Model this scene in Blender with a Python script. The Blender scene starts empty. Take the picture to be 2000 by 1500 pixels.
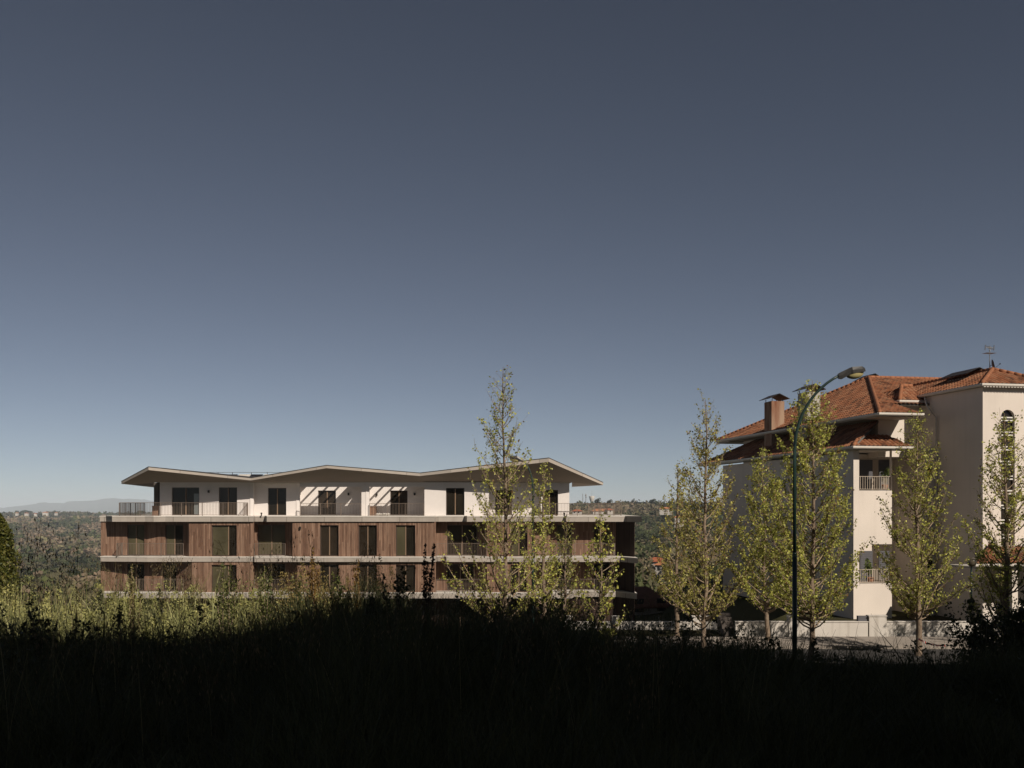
import bpy, math, random
import numpy as np
from mathutils import Matrix, Vector

R = np.random.default_rng(7)
random.seed(7)
SC = bpy.context.scene
COL = SC.collection

# ------------------------------------------------------------------ camera
F = 1944.0            # focal length in photo pixels (2000 wide)
HX, HY = 1000.0, 990.0
cam_d = bpy.data.cameras.new('camera')
cam_d.sensor_width = 36.0
cam_d.lens = 36.0 * F / 2000.0
cam_d.shift_y = (HY - 750.0) / 2000.0
cam_d.clip_start = 0.1
cam_d.clip_end = 60000.0
cam = bpy.data.objects.new('camera', cam_d)
cam.rotation_euler = (math.radians(90), 0, 0)
COL.objects.link(cam)
SC.camera = cam

# ------------------------------------------------------------------ light
SA, SB = 0.72, 0.92                       # sun: right / up, per metre towards behind the camera
sun_el = math.atan2(SB, math.hypot(1.0, SA))
sun_az = math.atan2(SA, -1.0)             # clockwise from +Y
world = bpy.data.worlds.new('World')
SC.world = world
world.use_nodes = True
wn = world.node_tree
wn.nodes.clear()
sky = wn.nodes.new('ShaderNodeTexSky')
sky.sky_type = 'NISHITA'
sky.sun_disc = False
sky.sun_elevation = sun_el
sky.sun_rotation = sun_az
sky.altitude = 0
sky.air_density = 0.5
sky.dust_density = 0.0
sky.ozone_density = 1.0
bg = wn.nodes.new('ShaderNodeBackground')
bg.inputs['Strength'].default_value = 0.05
hs = wn.nodes.new('ShaderNodeHueSaturation')
hs.inputs['Saturation'].default_value = 0.64
wo = wn.nodes.new('ShaderNodeOutputWorld')
wn.links.new(sky.outputs[0], hs.inputs['Color'])
hs.inputs['Value'].default_value = 0.705
gm = wn.nodes.new('ShaderNodeGamma'); gm.inputs['Gamma'].default_value = 1.14
wn.links.new(hs.outputs[0], gm.inputs['Color'])
wn.links.new(gm.outputs[0], bg.inputs['Color'])
wn.links.new(bg.outputs[0], wo.inputs['Surface'])

sun_d = bpy.data.lights.new('sun', 'SUN')
sun_d.energy = 4.95
sun_d.angle = math.radians(0.5)
sun_d.color = (1.0, 0.89, 0.76)
sun = bpy.data.objects.new('sun', sun_d)
sun.rotation_euler = Vector((SA, -1.0, SB)).to_track_quat('Z', 'Y').to_euler()
sun.location = (20, -30, 40)
COL.objects.link(sun)

SC.view_settings.view_transform = 'Standard'
SC.view_settings.look = 'None'
SC.view_settings.gamma = 1
SC.view_settings.exposure = 0.0
SC.cycles.volume_bounces = 0
SC.cycles.max_bounces = 6

# ------------------------------------------------------------------ materials
def mat(name, col, rough=0.85, var=0.0, scale=6.0, bump=0.0, bscale=40.0, spec=0.3, metal=0.0,
        col2=None, attr=None, transl=None, stretch=None, stain=0.0):
    m = bpy.data.materials.new(name)
    m.use_nodes = True
    nt = m.node_tree
    p = nt.nodes['Principled BSDF']
    p.inputs['Roughness'].default_value = rough
    p.inputs['Specular IOR Level'].default_value = spec
    p.inputs['Metallic'].default_value = metal
    c = (*col, 1)
    src = None
    if attr:
        a = nt.nodes.new('ShaderNodeAttribute'); a.attribute_name = attr
        src = a.outputs['Color']
    tc = None
    if var > 0 or bump > 0 or stain > 0:
        tc = nt.nodes.new('ShaderNodeTexCoord').outputs['Object']
        if stretch:
            mp = nt.nodes.new('ShaderNodeMapping')
            mp.inputs['Scale'].default_value = stretch
            nt.links.new(tc, mp.inputs[0]); tc = mp.outputs[0]
    if var > 0 and not attr:
        n = nt.nodes.new('ShaderNodeTexNoise')
        n.inputs['Scale'].default_value = scale
        n.inputs['Detail'].default_value = 6
        nt.links.new(tc, n.inputs['Vector'])
        r = nt.nodes.new('ShaderNodeValToRGB')
        r.color_ramp.elements[0].position = 0.3
        r.color_ramp.elements[1].position = 0.7
        lo = col2 if col2 else tuple(x * (1 - var) for x in col)
        r.color_ramp.elements[0].color = (*lo, 1)
        r.color_ramp.elements[1].color = c
        nt.links.new(n.outputs['Fac'], r.inputs[0])
        src = r.outputs[0]
    if stain > 0:
        mp2 = nt.nodes.new('ShaderNodeMapping')
        mp2.inputs['Scale'].default_value = (2.2, 2.2, 0.16)
        t2 = nt.nodes.new('ShaderNodeTexCoord')
        nt.links.new(t2.outputs['Object'], mp2.inputs[0])
        n2 = nt.nodes.new('ShaderNodeTexNoise'); n2.inputs['Scale'].default_value = 1.3
        n2.inputs['Detail'].default_value = 8
        nt.links.new(mp2.outputs[0], n2.inputs['Vector'])
        r2 = nt.nodes.new('ShaderNodeMapRange')
        r2.inputs[1].default_value = 0.52; r2.inputs[2].default_value = 0.75
        r2.inputs[3].default_value = 0.0; r2.inputs[4].default_value = stain
        nt.links.new(n2.outputs['Fac'], r2.inputs[0])
        mx = nt.nodes.new('ShaderNodeMix'); mx.data_type = 'RGBA'
        nt.links.new(r2.outputs[0], mx.inputs[0])
        if src: nt.links.new(src, mx.inputs[6])
        else: mx.inputs[6].default_value = c
        mx.inputs[7].default_value = (col[0] * .45, col[1] * .42, col[2] * .38, 1)
        src = mx.outputs[2]
    if src: nt.links.new(src, p.inputs['Base Color'])
    else: p.inputs['Base Color'].default_value = c
    if bump > 0:
        n = nt.nodes.new('ShaderNodeTexNoise')
        n.inputs['Scale'].default_value = bscale
        n.inputs['Detail'].default_value = 4
        nt.links.new(tc, n.inputs['Vector'])
        b = nt.nodes.new('ShaderNodeBump')
        b.inputs['Strength'].default_value = bump
        b.inputs['Distance'].default_value = 0.02
        nt.links.new(n.outputs['Fac'], b.inputs['Height'])
        nt.links.new(b.outputs[0], p.inputs['Normal'])
    if transl:
        t = nt.nodes.new('ShaderNodeBsdfTranslucent')
        if src: nt.links.new(src, t.inputs['Color'])
        else: t.inputs['Color'].default_value = c
        mx = nt.nodes.new('ShaderNodeMixShader'); mx.inputs[0].default_value = transl
        nt.links.new(p.outputs[0], mx.inputs[1]); nt.links.new(t.outputs[0], mx.inputs[2])
        nt.links.new(mx.outputs[0], nt.nodes['Material Output'].inputs['Surface'])
    return m

def plank_mat(name, c1, c2, c3, width=0.16):
    """vertical timber boards: a tone per board, grain along it, thin dark joints (object X+Y as the run)"""
    m = bpy.data.materials.new(name); m.use_nodes = True
    nt = m.node_tree; N = nt.nodes.new; L = nt.links.new
    p = nt.nodes['Principled BSDF']; p.inputs['Roughness'].default_value = 0.75
    p.inputs['Specular IOR Level'].default_value = 0.2
    tc = N('ShaderNodeTexCoord'); sp = N('ShaderNodeSeparateXYZ'); L(tc.outputs['Object'], sp.inputs[0])
    ad = N('ShaderNodeMath'); ad.operation = 'MULTIPLY_ADD'; ad.inputs[1].default_value = 0.83
    L(sp.outputs['Y'], ad.inputs[0]); L(sp.outputs['X'], ad.inputs[2])
    dv = N('ShaderNodeMath'); dv.operation = 'DIVIDE'; dv.inputs[1].default_value = width; L(ad.outputs[0], dv.inputs[0])
    fl = N('ShaderNodeMath'); fl.operation = 'FLOOR'; L(dv.outputs[0], fl.inputs[0])
    fr = N('ShaderNodeMath'); fr.operation = 'FRACT'; L(dv.outputs[0], fr.inputs[0])
    # board pieces end at random heights
    wz = N('ShaderNodeTexWhiteNoise'); wz.noise_dimensions = '1D'; L(fl.outputs[0], wz.inputs['W'])
    z1 = N('ShaderNodeMath'); z1.operation = 'MULTIPLY_ADD'; z1.inputs[1].default_value = 3.0
    L(wz.outputs['Value'], z1.inputs[0])
    zs = N('ShaderNodeMath'); zs.operation = 'MULTIPLY'; zs.inputs[1].default_value = 0.42; L(sp.outputs['Z'], zs.inputs[0])
    L(zs.outputs[0], z1.inputs[2])
    zf = N('ShaderNodeMath'); zf.operation = 'FLOOR'; L(z1.outputs[0], zf.inputs[0])
    cb = N('ShaderNodeCombineXYZ'); L(fl.outputs[0], cb.inputs[0]); L(zf.outputs[0], cb.inputs[1])
    wn_ = N('ShaderNodeTexWhiteNoise'); wn_.noise_dimensions = '2D'; L(cb.outputs[0], wn_.inputs['Vector'])
    rp = N('ShaderNodeValToRGB')
    rp.color_ramp.elements[0].color = (*c1, 1); rp.color_ramp.elements[1].color = (*c3, 1)
    e = rp.color_ramp.elements.new(0.5); e.color = (*c2, 1)
    L(wn_.outputs['Value'], rp.inputs[0])
    mp = N('ShaderNodeMapping'); mp.inputs['Scale'].default_value = (14, 14, 0.9); L(tc.outputs['Object'], mp.inputs[0])
    no = N('ShaderNodeTexNoise'); no.inputs['Scale'].default_value = 1.6; no.inputs['Detail'].default_value = 6
    L(mp.outputs[0], no.inputs['Vector'])
    mr = N('ShaderNodeMapRange'); mr.inputs[1].default_value = 0.3; mr.inputs[2].default_value = 0.7
    mr.inputs[3].default_value = 0.62; mr.inputs[4].default_value = 1.15; L(no.outputs['Fac'], mr.inputs[0])
    gp = N('ShaderNodeMath'); gp.operation = 'GREATER_THAN'; gp.inputs[1].default_value = 0.1; L(fr.outputs[0], gp.inputs[0])
    g2 = N('ShaderNodeMapRange'); g2.inputs[3].default_value = 0.3; g2.inputs[4].default_value = 1.0; L(gp.outputs[0], g2.inputs[0])
    mu = N('ShaderNodeMath'); mu.operation = 'MULTIPLY'; L(mr.outputs[0], mu.inputs[0]); L(g2.outputs[0], mu.inputs[1])
    vm = N('ShaderNodeVectorMath'); vm.operation = 'SCALE'; L(rp.outputs[0], vm.inputs[0]); L(mu.outputs[0], vm.inputs['Scale'])
    L(vm.outputs[0], p.inputs['Base Color'])
    return m

def tile_mat(name):
    m = bpy.data.materials.new(name); m.use_nodes = True
    nt = m.node_tree; N = nt.nodes.new; L = nt.links.new
    p = nt.nodes['Principled BSDF']; p.inputs['Roughness'].default_value = 0.8
    p.inputs['Specular IOR Level'].default_value = 0.25
    uv = N('ShaderNodeUVMap'); uv.uv_map = 'uv'
    fl = N('ShaderNodeVectorMath'); fl.operation = 'FLOOR'; L(uv.outputs[0], fl.inputs[0])
    wn_ = N('ShaderNodeTexWhiteNoise'); wn_.noise_dimensions = '2D'; L(fl.outputs[0], wn_.inputs['Vector'])
    rp = N('ShaderNodeValToRGB'); cr = rp.color_ramp
    cr.elements[0].color = (0.10, 0.045, 0.026, 1); cr.elements[1].color = (0.30, 0.152, 0.085, 1)
    e = cr.elements.new(0.45); e.color = (0.27, 0.105, 0.05, 1)
    L(wn_.outputs['Value'], rp.inputs[0])
    tc = N('ShaderNodeTexCoord')
    no = N('ShaderNodeTexNoise'); no.inputs['Scale'].default_value = 1.1; no.inputs['Detail'].default_value = 9
    no.inputs['Roughness'].default_value = 0.7
    L(tc.outputs['Object'], no.inputs['Vector'])
    mr = N('ShaderNodeMapRange'); mr.inputs[1].default_value = 0.52; mr.inputs[2].default_value = 0.72
    mr.inputs[3].default_value = 0.0; mr.inputs[4].default_value = 0.75; L(no.outputs['Fac'], mr.inputs[0])
    mx = N('ShaderNodeMix'); mx.data_type = 'RGBA'; L(mr.outputs[0], mx.inputs[0]); L(rp.outputs[0], mx.inputs[6])
    mx.inputs[7].default_value = (0.085, 0.06, 0.04, 1)
    L(mx.outputs[2], p.inputs['Base Color'])
    return m

M = {}
M['plaster'] = mat('white_plaster', (0.72, 0.675, 0.645), 0.9, 0.05, 1.5, 0.15, 60)
M['cream'] = mat('cream_render', (0.69, 0.62, 0.55), 0.92, 0.10, 0.5, 0.3, 50, stain=0.10)
M['concrete'] = mat('pale_concrete', (0.42, 0.375, 0.33), 0.85, 0.14, 1.4, 0.2, 30, stain=0.25)
def joints(m, step, dark=.55):
    nt = m.node_tree; p = nt.nodes['Principled BSDF']; lk = p.inputs['Base Color'].links[0]; src = lk.from_socket
    tc = nt.nodes.new('ShaderNodeTexCoord'); sp = nt.nodes.new('ShaderNodeSeparateXYZ'); nt.links.new(tc.outputs['Object'], sp.inputs[0])
    d = nt.nodes.new('ShaderNodeMath'); d.operation = 'DIVIDE'; d.inputs[1].default_value = step; nt.links.new(sp.outputs['X'], d.inputs[0])
    f = nt.nodes.new('ShaderNodeMath'); f.operation = 'FRACT'; nt.links.new(d.outputs[0], f.inputs[0])
    g = nt.nodes.new('ShaderNodeMath'); g.operation = 'GREATER_THAN'; g.inputs[1].default_value = .05 / step; nt.links.new(f.outputs[0], g.inputs[0])
    fl = nt.nodes.new('ShaderNodeMath'); fl.operation = 'FLOOR'; nt.links.new(d.outputs[0], fl.inputs[0])
    w = nt.nodes.new('ShaderNodeTexWhiteNoise'); w.noise_dimensions = '1D'; nt.links.new(fl.outputs[0], w.inputs['W'])
    r1 = nt.nodes.new('ShaderNodeMapRange'); r1.inputs[3].default_value = .86; r1.inputs[4].default_value = 1.06; nt.links.new(w.outputs['Value'], r1.inputs[0])
    r2 = nt.nodes.new('ShaderNodeMapRange'); r2.inputs[3].default_value = dark; r2.inputs[4].default_value = 1.0; nt.links.new(g.outputs[0], r2.inputs[0])
    mu = nt.nodes.new('ShaderNodeMath'); mu.operation = 'MULTIPLY'; nt.links.new(r1.outputs[0], mu.inputs[0]); nt.links.new(r2.outputs[0], mu.inputs[1])
    vm = nt.nodes.new('ShaderNodeVectorMath'); vm.operation = 'SCALE'; nt.links.new(src, vm.inputs[0]); nt.links.new(mu.outputs[0], vm.inputs['Scale'])
    nt.links.new(vm.outputs[0], p.inputs['Base Color'])
joints(M['concrete'], 2.9)
M['fascia'] = mat('taupe_fascia', (0.45, 0.40, 0.35), 0.8, 0.1, 1.4)
M['coping'] = mat('light_stone_coping', (0.62, 0.58, 0.53), 0.8, 0.12, 3)
M['soffit'] = mat('grey_soffit', (0.24, 0.20, 0.17), 0.85, 0.05, 1)
M['roofmetal'] = mat('dark_roof_sheet', (0.05, 0.045, 0.042), 0.55, 0.2, 2)
joints(M['fascia'], 3.4, .7)
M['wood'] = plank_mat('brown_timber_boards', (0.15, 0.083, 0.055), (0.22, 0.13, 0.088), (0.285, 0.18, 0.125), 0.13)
M['shadewood'] = plank_mat('shade_toned_timber_boards', (0.028, 0.016, 0.012), (0.045, 0.027, 0.02), (0.06, 0.036, 0.028))  # same timber with shade put into the board colours
M['frame'] = mat('bronze_frame', (0.06, 0.045, 0.036), 0.45, spec=0.5)
M['mull'] = mat('lighter_bronze_mullion', (0.22, 0.15, 0.10), 0.5)
M['glass_dark'] = mat('dark_glass', (0.022, 0.018, 0.013), 0.06, 0.5, 0.9, spec=0.32)  # colour noise imitates varied reflections in the panes
M['glass_olive'] = mat('olive_curtain_glass', (0.10, 0.088, 0.052), 0.12, 0.45, 0.7, spec=0.35, stretch=(1, 1, .6))
M['glass_sky'] = mat('sky_toned_window_glass', (0.16, 0.18, 0.18), 0.1, spec=0.6)  # bright colour stands in for sky seen through the window
M['glass_brown'] = mat('brown_reflecting_glass', (0.036, 0.027, 0.019), 0.06, 0.5, 0.8, spec=0.32)
M['rail'] = mat('bronze_railing', (0.16, 0.125, 0.10), 0.5, spec=0.4)
M['raildark'] = mat('dark_railing', (0.035, 0.028, 0.025), 0.5)
M['lampblack'] = mat('black_fitting', (0.02, 0.018, 0.016), 0.5)
M['darkcol'] = mat('dark_grey_column', (0.10, 0.085, 0.075), 0.8, 0.1, 2)
M['tile'] = tile_mat('terracotta_tiles')
M['ridge'] = mat('terracotta_ridge', (0.33, 0.135, 0.065), 0.8, 0.35, 3)
M['gutter'] = mat('white_gutter', (0.62, 0.58, 0.52), 0.5, 0.08, 3)
M['sheet'] = mat('black_sheet_metal', (0.035, 0.028, 0.026), 0.5, 0.3, 3)
M['rust'] = mat('rust_stained_render', (0.35, 0.24, 0.165), 0.9, 0.5, 1.3, 0.3, 30, col2=(0.17, 0.06, 0.03), stretch=(2.2, 2.2, .35))
M['greyrender'] = mat('grey_render', (0.42, 0.40, 0.36), 0.9, 0.25, 1.2, 0.3, 30)
M['shutter'] = mat('dark_grey_shutter', (0.10, 0.10, 0.11), 0.6)
M['whiteframe'] = mat('white_frame', (0.7, 0.68, 0.63), 0.5)
M['balrail'] = mat('beige_metal_rail', (0.42, 0.36, 0.29), 0.5)
M['pole'] = mat('dark_green_paint', (0.018, 0.04, 0.034), 0.35, 0.3, 4, spec=0.5)
M['lamphead'] = mat('grey_lamp_housing', (0.03, 0.029, 0.028), 0.4, 0.1, 4, spec=0.5)
M['lens'] = mat('yellowed_lamp_lens', (0.42, 0.36, 0.17), 0.15, spec=0.6)
M['globe'] = mat('smoked_globe', (0.10, 0.085, 0.06), 0.08, spec=0.8)
M['bark'] = mat('grey_bark', (0.26, 0.20, 0.145), 0.9, 0.45, 9, 0.5, 60, col2=(0.12, 0.085, 0.06))
M['branch'] = mat('pale_branch_bark', (0.33, 0.25, 0.17), 0.9, 0.3, 8)
M['leaf'] = mat('spring_leaf', (0.2, 0.2, 0.05), 0.5, attr='col', transl=0.42, spec=0.4)
M['grass'] = mat('grass_blade', (0.1, 0.1, 0.03), 0.6, attr='col', transl=0.3, spec=0.3)
M['far'] = mat('woodland', (0.05, 0.06, 0.02), 0.95, attr='col', spec=0.05, transl=0.15)
M['soil'] = mat('soil_and_litter', (0.055, 0.045, 0.028), 0.95, 0.4, 2.0, 0.5, 8, col2=(0.03, 0.035, 0.014), spec=0.05)
M['hill'] = mat('hill_ground', (0.105, 0.085, 0.048), 0.97, 0.5, 0.012, col2=(0.05, 0.065, 0.024), spec=0.03)
M['mountain'] = mat('mountain_ground', (0.10, 0.10, 0.075), 0.97, 0.4, 0.002, spec=0.03)
M['asphalt'] = mat('asphalt', (0.055, 0.052, 0.05), 0.9, 0.25, 1.5, 0.3, 60)
M['paving'] = mat('concrete_paving', (0.32, 0.28, 0.24), 0.9, 0.2, 2, 0.2, 30)
M['wallwhite'] = mat('weathered_white_wall', (0.60, 0.56, 0.51), 0.92, 0.12, 1.2, 0.3, 30, stain=0.45)
M['tapered'] = mat('red_tape', (0.65, 0.05, 0.03), 0.5)
M['tapewhite'] = mat('white_tape', (0.75, 0.72, 0.7), 0.5)
M['antenna'] = mat('aluminium', (0.35, 0.34, 0.33), 0.4, metal=0.6)
M['dish'] = mat('brown_dish', (0.11, 0.085, 0.07), 0.5)
M['housewhite'] = mat('house_white', (0.50, 0.47, 0.43), 0.9, 0.06, 1)
M['housered'] = mat('house_roof_red', (0.42, 0.13, 0.06), 0.85, 0.35, 1.2)
M['houseor'] = mat('house_roof_orange', (0.50, 0.21, 0.10), 0.85, 0.25, 1.2)
M['housebrown'] = mat('house_roof_brown', (0.19, 0.085, 0.05), 0.9, 0.4, 2.5, 0.6, 8)
M['housewin'] = mat('house_window', (0.03, 0.03, 0.03), 0.2)
M['bags'] = mat('white_sacks', (0.6, 0.57, 0.52), 0.8)

# ------------------------------------------------------------------ helpers
def P(px, py, Y):
    return ((px - HX) / F * Y, Y, (HY - py) / F * Y)
def X(px, Y): return (px - HX) / F * Y
def Z(py, Y): return (HY - py) / F * Y

class MB:
    def __init__(s): s.v = []; s.f = []; s.uv = []
    def add(s, vs, fs, uv=None):
        b = len(s.v); s.v += [tuple(map(float, q)) for q in vs]; s.f += [tuple(i + b for i in g) for g in fs]
        s.uv += uv if uv is not None else [(0, 0)] * len(vs)
    def quad(s, a, b, c, d): s.add([a, b, c, d], [(0, 1, 2, 3)])
    def tri(s, a, b, c): s.add([a, b, c], [(0, 1, 2)])
    def box(s, x0, x1, y0, y1, z0, z1, T=None):
        vs = [(x, y, z) for x in (x0, x1) for y in (y0, y1) for z in (z0, z1)]
        if T: vs = [T(*q) for q in vs]
        s.add(vs, [(0, 1, 3, 2), (4, 6, 7, 5), (0, 4, 5, 1), (2, 3, 7, 6), (0, 2, 6, 4), (1, 5, 7, 3)])
    def prism(s, poly, z0, z1):
        n = len(poly); vs = [(x, y, z0) for x, y in poly] + [(x, y, z1) for x, y in poly]
        s.add(vs, [tuple(range(n))[::-1], tuple(range(n, 2 * n))] + [(i, (i + 1) % n, (i + 1) % n + n, i + n) for i in range(n)])
    def slab3(s, top, th):
        """thick polygon: list of 3-D points, extruded down by th"""
        n = len(top); vs = list(top) + [(x, y, z - th) for x, y, z in top]
        s.add(vs, [tuple(range(n)), tuple(range(n, 2 * n))[::-1]] + [(i, i + n, (i + 1) % n + n, (i + 1) % n) for i in range(n)])
    def tube(s, pts, rad, k=6, caps=True):
        pts = [Vector(q) for q in pts]; n = len(pts)
        if not hasattr(rad, '__len__'): rad = [rad] * n
        vs = []
        for i, q in enumerate(pts):
            d = (pts[min(i + 1, n - 1)] - pts[max(i - 1, 0)]).normalized()
            a = d.cross(Vector((0, 0, 1)));
            if a.length < 0.05: a = d.cross(Vector((0, 1, 0)))
            a.normalize(); b = d.cross(a)
            for j in range(k):
                t = 2 * math.pi * j / k
                vs.append(q + (a * math.cos(t) + b * math.sin(t)) * rad[i])
        fs = [(i * k + j, i * k + (j + 1) % k, (i + 1) * k + (j + 1) % k, (i + 1) * k + j) for i in range(n - 1) for j in range(k)]
        if caps: fs += [tuple(range(k))[::-1], tuple(range((n - 1) * k, n * k))]
        s.add(vs, fs)
    def sphere(s, c, r, nu=10, nv=7, sc=(1, 1, 1), jitter=0):
        vs = []; fs = []
        for i in range(nv + 1):
            th = math.pi * i / nv
            for j in range(nu):
                ph = 2 * math.pi * j / nu
                rr = r * (1 + random.uniform(-jitter, jitter))
                vs.append((c[0] + rr * math.sin(th) * math.cos(ph) * sc[0], c[1] + rr * math.sin(th) * math.sin(ph) * sc[1], c[2] + rr * math.cos(th) * sc[2]))
        for i in range(nv):
            for j in range(nu):
                fs.append((i * nu + j, (i + 1) * nu + j, (i + 1) * nu + (j + 1) % nu, i * nu + (j + 1) % nu))
        s.add(vs, fs)
    def lathe(s, c, prof, k=16):
        vs = [(c[0] + r * math.cos(2 * math.pi * j / k), c[1] + r * math.sin(2 * math.pi * j / k), c[2] + z) for r, z in prof for j in range(k)]
        n = len(prof)
        s.add(vs, [(i * k + j, i * k + (j + 1) % k, (i + 1) * k + (j + 1) % k, (i + 1) * k + j) for i in range(n - 1) for j in range(k)])

def empty(name, loc, rz=0.0):
    o = bpy.data.objects.new(name, None); o.location = loc; o.rotation_euler = (0, 0, rz)
    o.empty_display_size = 0.3
    COL.objects.link(o); o['_m'] = 1
    ROOT[o.name] = Matrix.Translation(Vector(loc)) @ Matrix.Rotation(rz, 4, 'Z')
    del o['_m']
    return o
ROOT = {}
def tag(o, label=None, cat=None, group=None, kind=None):
    if label: o['label'] = label
    if cat: o['category'] = cat
    if group: o['group'] = group
    if kind: o['kind'] = kind
    return o
def rootmat(par):
    while par is not None:
        if par.name in ROOT: return ROOT[par.name]
        par = par.parent
    return Matrix.Identity(4)
def obj(name, mb, m, parent=None, smooth=False, origin=None):
    """link the mesh; its vertices are given in world space"""
    v = np.array(mb.v, dtype=np.float64)
    org = None
    if parent is not None:
        im = np.array(rootmat(parent).inverted())
        v = v @ im[:3, :3].T + im[:3, 3]
    elif origin is not None:
        v = v - np.array(origin); org = origin
    me = bpy.data.meshes.new(name)
    me.from_pydata(v.tolist(), [], mb.f)
    if m is M['tile']:
        uvl = me.uv_layers.new(name='uv')
        li = np.empty(len(me.loops), dtype=np.int32); me.loops.foreach_get('vertex_index', li)
        uvl.data.foreach_set('uv', np.array(mb.uv, dtype=np.float32)[li].ravel())
    me.materials.append(m)
    if smooth: me.polygons.foreach_set('use_smooth', [True] * len(me.polygons))
    me.update()
    o = bpy.data.objects.new(name, me)
    if parent is not None: o.parent = parent
    if org is not None: o.location = org
    COL.objects.link(o)
    return o
def npobj(name, v, f, m, parent=None, col=None, origin=None, smooth=False):
    v = np.asarray(v, dtype=np.float64)
    if parent is not None:
        im = np.array(rootmat(parent).inverted()); v = v @ im[:3, :3].T + im[:3, 3]
    elif origin is not None: v = v - np.array(origin)
    f = np.asarray(f, dtype=np.int32); k = f.shape[1]
    me = bpy.data.meshes.new(name)
    me.vertices.add(len(v)); me.vertices.foreach_set('co', v.astype(np.float32).ravel())
    me.loops.add(f.size); me.loops.foreach_set('vertex_index', f.ravel())
    me.polygons.add(len(f))
    me.polygons.foreach_set('loop_start', np.arange(0, f.size, k, dtype=np.int32))
    me.polygons.foreach_set('loop_total', np.full(len(f), k, dtype=np.int32))
    if smooth: me.polygons.foreach_set('use_smooth', np.ones(len(f), dtype=bool))
    if col is not None:
        a = me.attributes.new('col', 'FLOAT_COLOR', 'POINT')
        c = np.ones((len(v), 4), dtype=np.float32); c[:, :3] = col
        a.data.foreach_set('color', c.ravel())
    me.materials.append(m); me.update(); me.validate()
    o = bpy.data.objects.new(name, me)
    if parent is not None: o.parent = parent
    elif origin is not None: o.location = origin
    COL.objects.link(o)
    return o

def cards(c, size, rng, asp=0.7, flat=0.0):
    """randomly turned leaf shaped quads, one per centre"""
    n = len(c)
    a = rng.normal(size=(n, 3)); a[:, 2] *= (1 - flat); a /= np.linalg.norm(a, axis=1)[:, None]
    b = rng.normal(size=(n, 3)); b -= (b * a).sum(1)[:, None] * a; b /= np.linalg.norm(b, axis=1)[:, None]
    s = np.asarray(size).reshape(-1, 1) * np.ones((n, 1))
    v = np.stack([c - a * s, c - b * s * asp + a * s * .1, c + a * s, c + b * s * asp + a * s * .1], axis=1).reshape(-1, 3)
    f = np.arange(4 * n).reshape(n, 4)
    return v, f

def interp(x, xs, ys): return np.interp(x, xs, ys)
def sstep(x, a, b):
    t = np.clip((x - a) / (b - a), 0, 1); return t * t * (3 - 2 * t)

# smooth value noise
_G = R.uniform(-1, 1, size=(256, 256))
def vnoise(x, y):
    xi = np.floor(x).astype(int); yi = np.floor(y).astype(int)
    fx = x - xi; fy = y - yi; fx = fx * fx * (3 - 2 * fx); fy = fy * fy * (3 - 2 * fy)
    g = lambda i, j: _G[i % 256, j % 256]
    return (g(xi, yi) * (1 - fx) + g(xi + 1, yi) * fx) * (1 - fy) + (g(xi, yi + 1) * (1 - fx) + g(xi + 1, yi + 1) * fx) * fy

# ------------------------------------------------------------------ terrain height
YL = [0, 60, 100, 200, 400, 700, 1200, 1800, 2500, 3200, 5000, 9000]
ZL = [-10, -12, -16, -24, -36, -45, -40, -34, -25, -45, -60, -70]
YR = [0, 60, 100, 200, 400, 700, 1000, 1300, 2000, 3200, 5000, 9000]
ZR = [-8, -9, -14, -20, -25, -20, -9.5, -8.5, -32, -50, -60, -70]
def ground(x, y):
    x = np.asarray(x, float); y = np.asarray(y, float)
    yy = np.maximum(y, 1.0)
    px = HX + F * x / yy
    w = sstep(px, 650, 1130)
    far = interp(yy, YL, ZL) * (1 - w) + interp(yy, YR, ZR) * w
    far = far + vnoise(x / 170 + 9, y / 170 + 5) * np.clip((y - 150) / 500, 0, 1) * 4.5
    # near bank: nearly level field, crest, slope down to the road terrace
    left = 1 - sstep(x, -3.0, -0.5)
    base = -1.75 - 0.05 * sstep(x, .2, 1.4) - 0.085 * np.clip(x - 0.3, 0, 4.0) - 0.03 * np.clip(x - 4.3, 0, 14) + 0.10 * sstep(x, -3.5, -1.2) * (1 - sstep(x, 0.5, 2.5))
    base = base - 0.010 * np.clip(y, 0, 12) + vnoise(x * .7, y * .7) * 0.06
    crest = 11.0 + 5.5 * left
    fall = np.clip(y - crest, 0, None) * 0.23
    near = np.maximum(base - fall, -6.55)
    w2 = sstep(y, 92, 135)
    # land falls away left of the apartment building behind the bank
    lw = 1 - sstep(x, -40, -24)
    w3 = sstep(y, 32, 75) * lw
    # platform the long building stands on is lower
    near = near + (-3.4) * sstep(y, 54, 66) * (1 - sstep(x, 13.5, 17.5))
    near = near * (1 - w3) + far * w3
    z = near * (1 - w2) + far * w2
    zb = -1.75 + 0 * z
    return np.where(y < 0, base, z)
def G(x, y): return float(ground(np.array([x]), np.array([y]))[0])

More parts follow.
